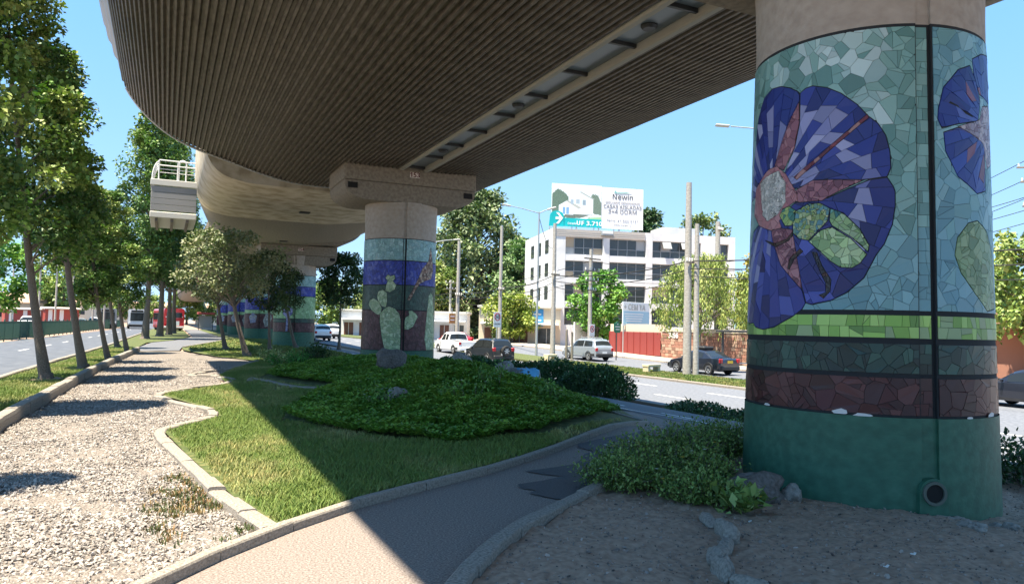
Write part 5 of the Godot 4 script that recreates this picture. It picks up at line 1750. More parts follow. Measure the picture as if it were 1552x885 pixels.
func office() -> void:
	var root := thing("office_building", "white four storey office building with bands of windows", "building", Vector3(33.2, -1.0, -77.4), -0.222)
	var H := 14.4
	var W := 23.6
	var D := 14.0
	var bays := [[1.6, 6.3, 4], [7.1, 11.8, 4], [12.6, 17.5, 4], [18.2, 19.0, 1], [20.9, 22.75, 2]]
	var mb := MB.new()
	mb.box(Vector3(W * 0.5, H * 0.5, -D * 0.5 - 0.45), Vector3(W - 0.1, H - 0.1, D - 0.8))
	put(mb, "core", M.dark_conc, root)
	# piers and spandrels stand proud of the window line
	var edges := [0.0]
	for b in bays:
		edges.append(b[0]); edges.append(b[1])
	edges.append(W)
	for i in range(0, edges.size(), 2):
		mb = MB.new()
		mb.box(Vector3((edges[i] + edges[i + 1]) * 0.5, H * 0.5, -0.25), Vector3(edges[i + 1] - edges[i], H, 0.5))
		put(mb, "wall_pier", M.white_wall, root)
	for b in bays:
		for r in 5:
			var top: float = H if r == 0 else H - 0.95 - 2.05 - (r - 1) * 2.8
			var bot: float = H - 0.95 - r * 2.8
			if r == 4: bot = 0.0
			mb = MB.new()
			mb.box(Vector3((b[0] + b[1]) * 0.5, (top + bot) * 0.5, -0.28), Vector3(b[1] - b[0], top - bot, 0.5))
			put(mb, "spandrel", M.white_wall, root)
		for r in 4:
			var y1: float = H - 0.95 - r * 2.8
			var y0 := y1 - 2.05
			var wd: float = b[1] - b[0]
			var n: int = b[2]
			mb = MB.new()
			for k in n + 1: mb.box(Vector3(b[0] + wd * k / n, (y0 + y1) * 0.5, -0.38), Vector3(0.07, 2.05, 0.08))
			for y in [y0 + 0.04, (y0 + y1) * 0.5 - 0.2, y1 - 0.04]: mb.box(Vector3((b[0] + b[1]) * 0.5, y, -0.375), Vector3(wd, 0.06, 0.06))
			var win := put(mb, "window", M.alu, root)
			for k in n:
				for u in 2:
					var pa: float = y0 + 0.06 if u == 0 else (y0 + y1) * 0.5 - 0.17
					var pb: float = (y0 + y1) * 0.5 - 0.23 if u == 0 else y1 - 0.06
					mb = MB.new()
					mb.box(Vector3(b[0] + wd * (k + 0.5) / n, (pa + pb) * 0.5, -0.4), Vector3(wd / n - 0.07, pb - pa, 0.02))
					var q := rng.randf()
					put(mb, "pane", M.pane_blind if q < 0.16 else (M.pane_tan if q < 0.26 else M.pane), win)
	# open tilted sashes, third bay, top floor
	for k in [1, 3]:
		mb = MB.new()
		mb.box(Vector3(12.6 + 4.9 * (k + 0.5) / 4.0, H - 1.45, 0.15), Vector3(1.1, 0.95, 0.05), Basis(Vector3(1, 0, 0), -0.5))
		put(mb, "open_sash", M.pane_blind, root)
	# left side wall with its windows
	mb = MB.new()
	mb.box(Vector3(0.2, H * 0.5, -D * 0.5 - 0.25), Vector3(0.42, H - 0.01, D - 0.5))
	put(mb, "side_wall", M.white_wall, root)
	for r in 4:
		for k in 3:
			mb = MB.new()
			mb.box(Vector3(-0.02, H - 2.0 - r * 2.8, -2.5 - k * 3.6), Vector3(0.06, 1.6, 1.6))
			put(mb, "side_window", M.pane, root)
	# slatted fascia under the billboard, roof house
	for k in 4:
		mb = MB.new()
		mb.box(Vector3(5.8, H - 0.12 - k * 0.22, 0.04), Vector3(11.6, 0.17, 0.06))
		put(mb, "fascia_slat", M.slat, root)
	mb = MB.new()
	mb.box(Vector3(6.7, H - 0.35, 0.22), Vector3(1.5, 0.55, 0.3), Basis.IDENTITY, 0.02)
	var sb := put(mb, "sign_box", M.steel, root)
	mb = MB.new()
	mb.box(Vector3(6.7, H - 0.28, 0.39), Vector3(1.3, 0.25, 0.03))
	put(mb, "sign_face", M.white_paint, sb)
	mb = MB.new()
	mb.box(Vector3(17.5, H + 0.6, -5.0), Vector3(4.5, 1.3, 4.0))
	put(mb, "roof_house", M.white_wall, root)

	# billboard
	var bb := thing("billboard", "two panel rooftop billboard with white house picture and teal arrow", "billboard", Vector3(33.2, 13.42, -77.4), -0.222)
	bb.scale = Vector3(1.13, 1.0, 1.0)
	var T := func(x: float, y: float, z: float) -> Transform3D: return Transform3D(Basis.IDENTITY, Vector3(x, y, z))
	mb = MB.new()
	for x in [0.3, 2.8, 5.3, 7.6, 9.8]:
		mb.box(Vector3(x, 2.6, -0.9), Vector3(0.12, 5.2, 0.12))
		mb.tube([Vector3(x, 4.6, -0.9), Vector3(x, 0.02, -3.0)], [0.05], 5)
	put(mb, "frame", M.steel, bb)
	mb = MB.new()
	mb.box(Vector3(2.75, 2.9, -0.75), Vector3(5.5, 5.1, 0.15))
	var pa := put(mb, "picture_panel", M.white_paint, bb)
	var pm := StandardMaterial3D.new()
	pm.albedo_texture = poster_image()
	pm.roughness = 0.6
	panel_uv(pa, "house_print", 5.46, 5.06, pm, T.call(2.75, 2.9, -0.665))
	mb = MB.new()
	mb.box(Vector3(3.3, 0.85, -0.66), Vector3(4.4, 1.0, 0.06))
	var tb := put(mb, "teal_band", M.teal_paint, bb)
	mb = MB.new()
	var badge := PackedVector2Array()
	for k in 9:
		var a := PI * 0.5 + PI * (-0.5 + k / 8.0) * -1.0
		badge.append(Vector2(0.55 + 0.75 * cos(a), 1.55 + 0.6 * sin(a)))
	badge.append(Vector2(1.3, 0.3)); badge.append(Vector2(-0.3, 0.3))
	if Geometry2D.triangulate_polygon(badge).size() == 0:
		badge = pv([-0.3, 0.3, 1.3, 0.3, 1.3, 1.8, 0.9, 2.15, 0.2, 2.15, -0.3, 1.3])
	mb.prism(badge, -0.64, -0.56)
	var bg := put(mb, "arrow_badge", M.teal_paint, bb)
	mb = MB.new()
	mb.prism(pv([0.45, 1.95, 0.75, 1.95, 1.22, 1.3, 0.75, 0.6, 0.45, 0.6, 0.85, 1.12, 0.4, 1.12, 0.4, 1.42, 0.85, 1.42]), -0.55, -0.53)
	put(mb, "arrow", M.white_paint, bg)
	text("UF 3.710", 0.52, 0.02, tb, M.white_paint, T.call(4.15, 0.82, -0.61), "lettering", true)
	text("Desde", 0.26, 0.02, tb, M.white_paint, T.call(2.25, 0.72, -0.61))
	mb = MB.new()
	mb.box(Vector3(7.9, 2.85, -0.75), Vector3(4.7, 5.0, 0.15))
	var wp := put(mb, "text_panel", M.white_paint, bb)
	var z := -0.655
	text("Newin", 0.62, 0.02, wp, M.ink, T.call(7.9, 4.25, z))
	mb = MB.new()
	mb.prism(pv([6.9, 4.7, 7.05, 5.05, 7.2, 4.78, 8.3, 4.86, 8.9, 4.8, 8.2, 4.72, 7.4, 4.66]), z, z + 0.02)
	put(mb, "emblem", M.teal_grey, wp)
	text("EXCLUSIVO CONDOMINIO", 0.24, 0.02, wp, M.ink_pale, T.call(7.9, 3.55, z))
	text("CASAS AISLADAS", 0.42, 0.02, wp, M.ink_mid, T.call(7.9, 3.05, z))
	text("3+4 DORM", 0.5, 0.02, wp, M.ink_mid, T.call(7.9, 2.45, z))
	text("Fono: 41 322 5151", 0.32, 0.02, wp, M.ink_pale, T.call(7.9, 1.35, z))
	text("www.newin.cl", 0.24, 0.02, wp, M.ink_pale, T.call(7.9, 0.85, z))

func street() -> void:
	mat("wood_grey", 0.2, 0.18, 0.15, 0.9)
	tmat("pole_conc", 1.2, ntex(61, 0.03, [[0.2, 0.3, 0.28, 0.25], [0.8, 0.46, 0.44, 0.4]], 5, 256), 0.9)
	mat("steel", 0.36, 0.39, 0.4, 0.5, 0.3)
	mat("cable", 0.02, 0.02, 0.02, 0.8)
	tmat("white_wall", 5.0, ntex(62, 0.01, [[0.2, 0.6, 0.61, 0.62], [0.8, 0.74, 0.74, 0.75]], 5, 256), 0.85)
	mat("alu", 0.3, 0.31, 0.32, 0.4, 0.4)
	mat("pane", 0.05, 0.06, 0.065, 0.08)
	mat("pane_blind", 0.34, 0.35, 0.35, 0.3)
	mat("pane_tan", 0.4, 0.32, 0.22, 0.3)
	mat("slat", 0.42, 0.4, 0.38, 0.8)
	mat("white_paint", 0.8, 0.8, 0.8, 0.6)
	mat("teal_paint", 0.0, 0.42, 0.44, 0.5)
	mat("teal_grey", 0.2, 0.45, 0.45, 0.6)
	mat("ink", 0.06, 0.07, 0.09, 0.7)
	mat("ink_mid", 0.2, 0.21, 0.24, 0.7)
	mat("ink_pale", 0.38, 0.39, 0.42, 0.7)
	mat("red_sheet", 0.27, 0.045, 0.038, 0.55)
	mat("cream", 0.62, 0.54, 0.42, 0.85)
	tmat("stone_a", 0.6, ntex(63, 0.05, [[0.2, 0.26, 0.11, 0.075], [0.8, 0.46, 0.25, 0.18]], 5, 256), 0.9)
	tmat("stone_b", 0.6, ntex(64, 0.05, [[0.2, 0.16, 0.085, 0.06], [0.8, 0.34, 0.2, 0.14]], 5, 256), 0.9)
	tmat("stone_c", 0.6, ntex(65, 0.05, [[0.2, 0.36, 0.22, 0.15], [0.8, 0.56, 0.4, 0.3]], 5, 256), 0.9)
	mat("mortar", 0.2, 0.14, 0.11, 0.95)
	mat("fence_green", 0.03, 0.1, 0.075, 0.6)
	mat("sign_red", 0.5, 0.02, 0.03, 0.5)
	mat("sign_green", 0.0, 0.16, 0.09, 0.5)
	mat("brown_door", 0.16, 0.07, 0.045, 0.7)
	mat("orange_sign", 0.42, 0.2, 0.05, 0.6)
	mat("banner_green", 0.12, 0.5, 0.1, 0.6)
	mat("banner_blue", 0.05, 0.28, 0.6, 0.6)
	mat("cem_blue", 0.3, 0.52, 0.66, 0.6)
	mat("cem_pale", 0.7, 0.76, 0.78, 0.6)
	mat("bench_yellow", 0.62, 0.54, 0.36, 0.8)
	mat("red_panel", 0.36, 0.07, 0.055, 0.6)
	office()
	var G := func(x: float, z: float, up := 0.1) -> Vector3: return Vector3(x, ry(z) + up, z)
	# utility poles and lamps of the right avenue
	var pg := "concrete utility poles"
	pole("utility_pole", "concrete pole standing at the billboard's teal arrow", G.call(18.0, -48.5), 10.1, 0.2, 0.12, M.pole_conc, pg, [[6.3, 0.35, 0.0]])
	pole("utility_pole", "tall thick concrete pole on the median before the pepper tree", G.call(19.0, -34.2), 11.0, 0.25, 0.16, M.pole_conc, pg, [[6.4, 0.3, 0.0]])
	pole("utility_pole", "thinner concrete pole touching the tall thick one", G.call(19.3, -33.8), 8.6, 0.17, 0.12, M.pole_conc, pg)
	pole("utility_pole", "concrete pole above the speed limit sign", G.call(22.4, -68.0), 12.0, 0.2, 0.14, M.pole_conc, pg, [[5.6, 0.3, 0.0]])
	pole("utility_pole", "concrete pole with lamp arm right of the cactus pier", G.call(18.7, -70.2), 10.4, 0.2, 0.15, M.pole_conc, pg, [[4.9, 0.35, 0.0]])
	pole("utility_pole", "concrete pole with many crossarms before the office building", G.call(23.6, -52.6), 8.8, 0.18, 0.13, M.pole_conc, pg, [[8.0, 1.0, 0.3], [7.0, 0.9, 0.3], [6.2, 0.8, 0.3], [5.4, 0.5, 0.3]])
	pole("utility_pole", "white based concrete pole among the pepper tree branches", G.call(31.0, -45.8), 11.0, 0.24, 0.18, M.pole_conc, pg, [[10.3, 0.4, 0.4], [7.2, 0.5, 0.4]])
	pole("utility_pole", "far concrete pole with crossarm seen against the conifer", G.call(25.2, -90.0), 7.6, 0.16, 0.12, M.pole_conc, pg, [[7.2, 0.9, 0.2], [6.4, 0.7, 0.2]])
	pole("utility_pole", "concrete pole with insulators at the right edge of the photo", G.call(40.2, -27.6), 13.6, 0.22, 0.16, M.pole_conc, pg, [[13.0, 1.1, -0.7], [12.1, 0.9, -0.7], [10.6, 0.8, -0.7]])
	lamp_post("slim double armed street lamp left of the billboard", G.call(19.2, -53.5), 11.6, [Vector3(-2.7, 0.45, -0.8), Vector3(0.9, 0.3, 0.6)])
	lamp_post("street lamp whose head reaches out beside the nearest pier", G.call(22.9, -29.0), 13.2, [Vector3(-4.4, 0.35, -2.2)])
	lamp_post("pale slim lamp with its arm towards the cactus pier", G.call(16.4, -71.0), 10.3, [Vector3(2.2, 0.25, 0.6)])
	# cables
	var P1 := Vector3(18.7, 5.0, -70.2)
	var P2 := Vector3(22.4, 5.6, -68.0)
	var P3 := Vector3(18.0, 5.5, -48.5)
	var P4 := Vector3(19.0, 5.6, -34.2)
	var P5 := Vector3(27.0, 5.4, 0.0)
	var runs := [["from the lamp pole behind the cactus pier", Vector3(16, 4.6, -120), P1], ["from the lamp pole to the speed sign pole", P1, P2], ["between speed sign pole and arrow pole", P2, P3], ["between arrow pole and thick median pole", P3, P4], ["from thick median pole towards the nearest pier", P4, P5]]
	for r in runs:
		for k in 3:
			var o := Vector3(0, -0.42 * k, 0.0)
			cable(r[1] + o, r[2] + o * 1.15, 0.35 + 0.15 * k, 0.035 - 0.006 * k, "%s black cable %s" % [["upper", "middle", "lowest"][k], r[0]])
	var Q := Vector3(23.6, 7.2, -52.6)
	var Q2 := Vector3(31.0, 7.0, -45.8)
	var Q3 := Vector3(40.2, 10.5, -27.6)
	for k in 3:
		var o := Vector3(0.25 * k, -0.7 * k, 0.2 * k)
		cable(Q + o, Q2 + o * 0.8, 0.5, 0.022, "%s thin wire from the crossarm pole to the pepper tree pole" % ["top", "middle", "bottom"][k])
		cable(Q2 + o, Q3 + o, 0.6, 0.022, "%s thin wire from the pepper tree pole to the right edge pole" % ["top", "middle", "bottom"][k])
		cable(Q + o, Vector3(25.2, 6.2, -90) + o * 0.7, 0.5, 0.022, "%s thin wire from the crossarm pole to the conifer pole" % ["top", "middle", "bottom"][k])
		cable(Q3 + Vector3(0.3 * k, 2.4 - 1.1 * k, 0), Vector3(60, 13 - k, -60), 0.8, 0.022, "%s thin wire leaving the right edge pole leftwards" % ["top", "middle", "bottom"][k])
		cable(Q3 + Vector3(0.3 * k, 2.4 - 1.1 * k, 0), Vector3(44, 12 - k, 10), 0.5, 0.022, "%s thin wire leaving the right edge pole rightwards" % ["top", "middle", "bottom"][k])
	cable(Vector3(19.2, 10.6, -53.5), Vector3(33.2, 11.0, -77.0), 0.9, 0.025, "thin wire from the slim lamp to the office building")
	# signs
	var s := thing("speed_sign", "white speed limit sign with red ring above the black off-roader", "traffic sign", G.call(17.0, -56.5), 0.33)
	var mb := MB.new()
	mb.lathe([Vector2(0.04, 0), Vector2(0.04, 3.2)], 8)
	put(mb, "post", M.steel, s)
	mb = MB.new()
	mb.box(Vector3(0, 2.75, 0.06), Vector3(0.85, 1.25, 0.03), Basis.IDENTITY, 0.01)
	var pl := put(mb, "plate", M.white_paint, s)
	mb = MB.new()
	mb.lathe([Vector2(0.25, 0.0), Vector2(0.25, 0.012), Vector2(0.33, 0.012), Vector2(0.33, 0.0)], 28, Transform3D(Basis(Vector3(1, 0, 0), PI * 0.5), Vector3(0, 2.98, 0.076)))
	put(mb, "red_ring", M.sign_red, pl)
	text("50", 0.3, 0.01, pl, M.ink, Transform3D(Basis.IDENTITY, Vector3(0, 2.98, 0.084)), "lettering", true)
	text("MAXIMA", 0.13, 0.01, pl, M.ink, Transform3D(Basis.IDENTITY, Vector3(0, 2.4, 0.08)))
	s = thing("prohibition_sign", "white plate with red prohibition ring on the crossarm pole", "traffic sign", Vector3(23.55, 1.1, -52.3), 0.4)
	mb = MB.new()
	mb.box(Vector3(0, 0.4, 0.1), Vector3(0.72, 0.95, 0.03), Basis.IDENTITY, 0.01)
	pl = put(mb, "plate", M.white_paint, s)
	mb = MB.new()
	mb.lathe([Vector2(0.2, 0.0), Vector2(0.2, 0.012), Vector2(0.27, 0.012), Vector2(0.27, 0.0)], 28, Transform3D(Basis(Vector3(1, 0, 0), PI * 0.5), Vector3(0, 0.5, 0.116)))
	mb.box(Vector3(0, 0.5, 0.125), Vector3(0.42, 0.05, 0.01), Basis(Vector3(0, 0, 1), -0.75))
	put(mb, "red_ring", M.sign_red, pl)
	mb = MB.new()
	mb.prism(pv([-0.06, 0.38, -0.01, 0.38, -0.01, 0.52, 0.06, 0.52, 0.06, 0.47, 0.13, 0.545, 0.06, 0.62, 0.06, 0.57, -0.06, 0.57]), 0.118, 0.124)
	put(mb, "turn_arrow", M.ink, pl)
	s = thing("street_name_sign", "green street name sign on a dark post before the red wall", "street sign", G.call(23.6, -48.6), 0.45)
	mb = MB.new()
	mb.lathe([Vector2(0.045, 0), Vector2(0.045, 2.9)], 8)
	put(mb, "post", M.dark_metal, s)
	mb = MB.new()
	mb.prism(pv([-0.5, 2.25, -0.35, 2.1, 0.35, 2.1, 0.5, 2.25, 0.5, 2.8, 0.2, 2.86, 0.14, 2.95, -0.14, 2.95, -0.2, 2.86, -0.5, 2.8]), 0.05, 0.09)
	pl = put(mb, "plate", M.sign_green, s)
	for k in 3:
		mb = MB.new()
		mb.box(Vector3(0, 2.76 - k * 0.2, 0.095), Vector3([0.2, 0.7, 0.55][k], 0.07, 0.01))
		put(mb, "white_line", M.white_paint, pl)
	s = thing("shop_sign", "brown and orange shop sign on a post behind the pickup", "sign", G.call(17.3, -68.0), 0.3)
	mb = MB.new()
	mb.lathe([Vector2(0.05, 0), Vector2(0.05, 3.6)], 8)
	put(mb, "post", M.steel, s)
	mb = MB.new()
	mb.box(Vector3(0, 2.6, 0.08), Vector3(0.75, 0.95, 0.06), Basis.IDENTITY, 0.01)
	put(mb, "plate", M.orange_sign, s)
	for k in 2:
		mb = MB.new()
		mb.box(Vector3(0, 2.8 - k * 0.35, 0.115), Vector3(0.5, 0.1, 0.01))
		put(mb, "white_line", M.white_paint, s)
	# walls on the far pavement
	s = thing("red_fence", "red sheet metal fence below a cream wall top", "fence", Vector3(30.4, ry(-56) + 0.1, -52.2), 0)
	for k in 8:
		mb = MB.new()
		mb.box(Vector3(0, 1.0, -0.5 - k), Vector3(0.07, 2.0, 0.985), Basis.IDENTITY, 0.01)
		put(mb, "sheet_panel", M.red_sheet, s)
		mb = MB.new()
		mb.box(Vector3(-0.05, 1.0, -1.0 - k), Vector3(0.06, 2.02, 0.05))
		put(mb, "seam", M.red_sheet, s)
	mb = MB.new()
	mb.box(Vector3(0.25, 1.35, -4.0), Vector3(0.2, 2.7, 8.3))
	put(mb, "cream_wall", M.cream, s)
	s = thing("stone_wall", "reddish stone clad wall with white house number 3456", "wall", Vector3(30.4, ry(-46) + 0.1, -38.0), 0)
	mb = MB.new()
	mb.box(Vector3(0.12, 1.15, -7.0), Vector3(0.2, 2.3, 14.0))
	put(mb, "backing", M.mortar, s)
	mb = MB.new()
	mb.box(Vector3(0.1, 2.45, -7.0), Vector3(0.36, 0.28, 14.1), Basis.IDENTITY, 0.02)
	put(mb, "coping", M.cream, s)
	var sm := []
	for k in 4:
		var st := MB.new()
		st.prism(pv([-0.23 + rr(-0.02, 0.02), -0.11, 0.22 + rr(-0.02, 0.02), -0.115 + rr(-0.01, 0.01), 0.23, 0.1 + rr(-0.01, 0.015), 0.05, 0.12, -0.22, 0.105]), 0.0, 0.05, Transform3D(Basis(Vector3(0, 0, -1), Vector3(0, 1, 0), Vector3(-1, 0, 0)), Vector3.ZERO))
		sm.append(st.mesh())
	for j in 9:
		var zz := 0.1 + (0.25 if j % 2 else 0.0)
		while zz < 13.9:
			var w := rr(0.75, 1.25)
			inst(sm[rng.randi() % 4], "stone", [M.stone_a, M.stone_b, M.stone_c, M.stone_a][rng.randi() % 4], s, Transform3D(Basis.from_scale(Vector3(rr(0.7, 1.3), 1.0, w)), Vector3(0.02, 0.14 + j * 0.25, -zz - 0.23 * w)))
			zz += 0.48 * w
	text("3456", 0.42, 0.03, s, M.white_paint, Transform3D(Basis(Vector3.UP, -PI * 0.5), Vector3(-0.06, 2.0, -12.4)), "house_number", true)
	s = thing("white_wall", "plain white wall with posts below the office building", "wall", Vector3(30.6, ry(-66) + 0.1, -66.5), 0.55)
	for k in 3:
		mb = MB.new()
		mb.box(Vector3(-0.2 + k * 1.45, 1.3, 0), Vector3(1.4, 2.6, 0.15))
		put(mb, "wall_panel", M.white_paint, s)
		mb = MB.new()
		mb.box(Vector3(0.53 + k * 1.45, 1.35, 0.03), Vector3(0.06, 2.7, 0.2))
		put(mb, "post", M.white_wall, s)
	# shops
	for b in [["cream single storey shop with green and blue banners", Vector3(29.5, -0.75, -78.2), 9.5, 4.6, 0], ["white fronted small shop behind the pickup", Vector3(23.6, -0.6, -87.5), 5.6, 3.7, 1], ["low white shop row far along the right avenue", Vector3(19.5, -0.5, -112.0), 7.0, 4.0, 2]]:
		s = thing("shop", b[0], "shop", b[1], -0.44)
		var w: float = b[2]
		var h: float = b[3]
		mb = MB.new()
		mb.box(Vector3(0, h * 0.5, -3.0), Vector3(w, h, 6.0))
		put(mb, "wall", M.cream if b[4] == 0 else M.white_wall, s)
		mb = MB.new()
		mb.box(Vector3(0, h + 0.1, -2.9), Vector3(w + 0.4, 0.25, 6.4), Basis.IDENTITY, 0.03)
		put(mb, "roof_edge", M.pale_conc, s)
		for k in 3:
			mb = MB.new()
			mb.box(Vector3(-w * 0.33 + k * w * 0.33, 1.15, 0.02), Vector3(w * 0.2, 2.2, 0.08), Basis.IDENTITY, 0.01)
			var dr := put(mb, "door" if k == 1 else "shop_window", M.brown_door if k != 2 else M.pane, s)
			mb = MB.new()
			mb.box(Vector3(-w * 0.33 + k * w * 0.33, 1.3, 0.07), Vector3(0.06, 2.0, 0.03))
			put(mb, "mullion", M.white_metal, dr)
		mb = MB.new()
		mb.box(Vector3(0, 2.75, 0.6), Vector3(w * 0.95, 0.12, 1.3), Basis(Vector3(1, 0, 0), 0.1))
		put(mb, "awning", M.white_metal, s)
		if b[4] == 0:
			mb = MB.new()
			mb.box(Vector3(0.3, 3.55, 0.06), Vector3(1.5, 1.9, 0.06))
			put(mb, "green_banner", M.banner_green, s)
			mb = MB.new()
			mb.box(Vector3(2.0, 3.5, 0.06), Vector3(1.5, 2.0, 0.06))
			put(mb, "blue_banner", M.banner_blue, s)
			for k in 4:
				mb = MB.new()
				mb.box(Vector3(0.3 + (k % 2) * 1.7, 3.9 - int(k / 2) * 0.7, 0.1), Vector3(1.0, 0.16, 0.02))
				put(mb, "print_line", M.white_paint, s)
	s = thing("clinic_sign", "pale blue clinic sign above the red fence", "sign", Vector3(32.1, ry(-58) + 2.6, -58.4), 0.35)
	mb = MB.new()
	mb.box(Vector3(0, 1.1, 0), Vector3(4.2, 2.2, 0.1), Basis.IDENTITY, 0.01)
	put(mb, "board", M.cem_pale, s)
	mb = MB.new()
	mb.box(Vector3(0, 0.75, 0.06), Vector3(4.1, 1.2, 0.02))
	put(mb, "blue_field", M.cem_blue, s)
	text("+ CEM YA", 0.55, 0.02, s, M.steel, Transform3D(Basis.IDENTITY, Vector3(-0.3, 1.72, 0.075)), "lettering", true)
	for k in 4:
		mb = MB.new()
		mb.box(Vector3(-0.4, 1.1 - k * 0.22, 0.075), Vector3(3.0 - 0.2 * k, 0.07, 0.01))
		put(mb, "print_line", M.white_paint, s)
	for x in [-1.8, 1.8]:
		mb = MB.new()
		mb.box(Vector3(x, -1.3, -0.1), Vector3(0.1, 2.7, 0.1))
		put(mb, "post", M.steel, s)
	s = thing("brick_house", "reddish brick house front with tiled eave behind the dark car", "house", Vector3(38.5, -0.9, -31.5), -0.9)
	mb = MB.new()
	mb.box(Vector3(0, 1.6, -3), Vector3(14, 3.2, 6))
	put(mb, "wall", M.stone_a, s)
	for k in 4:
		mb = MB.new()
		mb.box(Vector3(-5 + k * 3.2, 1.2, 0.03), Vector3(1.3, 2.2, 0.1))
		put(mb, "garage_door" if k == 1 else "door", M.brown_door, s)
	mb = MB.new()
	mb.prism(pv([-7.6, 3.1, 7.6, 3.1, 7.2, 4.1, -7.2, 4.1]), -6.5, 0.7)
	put(mb, "roof", M.stone_c, s)
	# street furniture on the median
	for b in [["long pale concrete bench block beside the thick median pole", 18.3, -36.6, 1.3], ["pale concrete bench block beside the arrow pole", 17.2, -47.3, 1.0]]:
		s = thing("bench_block", b[0], "bench", G.call(b[1], b[2]), 0.35, "bench blocks on the median")
		mb = MB.new()
		mb.box(Vector3(0, 0.42, 0), Vector3(b[3], 0.16, 0.45), Basis.IDENTITY, 0.02)
		put(mb, "seat", M.bench_yellow, s)
		for x in [-0.4, 0.4]:
			mb = MB.new()
			mb.box(Vector3(x * b[3], 0.17, 0), Vector3(0.22, 0.34, 0.4), Basis.IDENTITY, 0.02)
			put(mb, "leg", M.bench_yellow, s)
	for b in [["left of two weathered wooden posts on the median", 19.0, -48.2, 2.3], ["right of two weathered wooden posts on the median", 19.2, -47.7, 2.15]]:
		mb = MB.new()
		mb.lathe([Vector2(0.1, -0.1), Vector2(0.09, b[3] - 0.06), Vector2(0.05, b[3]), Vector2(0, b[3])], 9)
		mb.lathe([Vector2(0.14, -0.1), Vector2(0.12, 0.1), Vector2(0.09, 0.16)], 9)
		tag(put(mb, "wooden_post", M.wood_grey, null, G.call(b[1], b[2])), b[0], "post", "wooden posts on the median")
	s = thing("bus_shelter", "dark bus shelter just left of the nearest pier", "bus shelter", G.call(26.2, -37.6), -0.3)
	for x in [-1.4, 1.4]:
		mb = MB.new()
		mb.box(Vector3(x, 1.25, 0), Vector3(0.12, 2.5, 0.12))
		put(mb, "post", M.dark_metal, s)
	mb = MB.new()
	mb.box(Vector3(0, 2.55, 0.3), Vector3(3.4, 0.14, 1.5), Basis.IDENTITY, 0.03)
	put(mb, "roof", M.dark_metal, s)
	mb = MB.new()
	mb.box(Vector3(0, 0.5, 0.2), Vector3(2.4, 0.06, 0.4))
	put(mb, "bench", M.steel, s)
	# green fence along the left avenue
	var bars := MB.new()
	for k in 24: bars.box(Vector3(0, 0.68, -0.05 - k * 0.104), Vector3(0.03, 1.25, 0.034))
	for y in [0.12, 1.28]: bars.box(Vector3(0, y, -1.25), Vector3(0.045, 0.05, 2.5))
	var bm := bars.mesh()
	var pb := MB.new()
	pb.box(Vector3(0, 0.7, 0), Vector3(0.08, 1.5, 0.08), Basis.IDENTITY, 0.01)
	var pm := pb.mesh()
	s = thing("green_fence", "long green railing fence beyond the left road", "fence", Vector3(-18.2, -0.08, -42), -0.028)
	for k in 44:
		inst(pm, "post", M.fence_green, s, Transform3D(Basis.IDENTITY, Vector3(0, 0, -2.55 * k)))
		inst(bm, "railing_panel", M.fence_green, s, Transform3D(Basis.IDENTITY, Vector3(0, 0, -2.55 * k - 0.03)))
	# left background
	var lp := [["first slim pole behind the fence, by the white hatchback", -20.3, -108, 9.0], ["second slim pole behind the fence, left of the white hatchback", -22.6, -112, 10.0], ["third slim pole behind the fence, by the white van", -18.7, -110, 9.6], ["slim pole at the left edge behind the red stalls", -25.5, -112, 10.6], ["slim pole behind the second tree trunk", -17.3, -122, 8.6], ["slim pole left of the grey bus", -15.6, -118, 8.2]]
	for b in lp:
		pole("slim_pole", b[0], Vector3(b[1], -0.1, b[2]), b[3], 0.13, 0.09, M.pole_conc, "slim poles left", [[b[3] - 0.6, 0.8, 0.2]])
	for b in [["low red stall with white stripes behind the fence", -26.0, -125, 5.0, 2.6], ["red and cream stall just right of the first trunk", -21.5, -124, 4.2, 2.8]]:
		s = thing("market_stall", b[0], "stall", Vector3(b[1], -0.1, b[2]), 0.3, "stalls behind the fence")
		mb = MB.new()
		mb.box(Vector3(0, b[4] * 0.5, 0), Vector3(b[3], b[4], 2.5), Basis.IDENTITY, 0.02)
		put(mb, "body", M.red_panel, s)
		for k in 3:
			mb = MB.new()
			mb.box(Vector3(-b[3] * 0.35 + k * b[3] * 0.33, b[4] * 0.5, 1.27), Vector3(0.5, b[4] * 0.9, 0.04))
			put(mb, "stripe", M.white_paint, s)
		mb = MB.new()
		mb.box(Vector3(0, b[4] + 0.1, 0.3), Vector3(b[3] + 0.4, 0.14, 3.3), Basis(Vector3(1, 0, 0), 0.06))
		put(mb, "roof", M.cream, s)
	s = thing("red_shelter", "small red roofed stop shelter at the end of the bike path", "shelter", Vector3(-2.2, 0.0, -124), 0.1)
	mb = MB.new()
	mb.box(Vector3(0, 2.6, 0), Vector3(2.4, 0.35, 1.4), Basis.IDENTITY, 0.03)
	put(mb, "roof", M.red_panel, s)
	for x in [-1.0, 1.0]:
		mb = MB.new()
		mb.box(Vector3(x, 1.25, 0), Vector3(0.1, 2.5, 0.1))
		put(mb, "post", M.dark_metal, s)
	mb = MB.new()
	mb.box(Vector3(0, 1.3, -0.5), Vector3(1.9, 1.9, 0.03))
	put(mb, "glass_back", M.pane_blind, s)
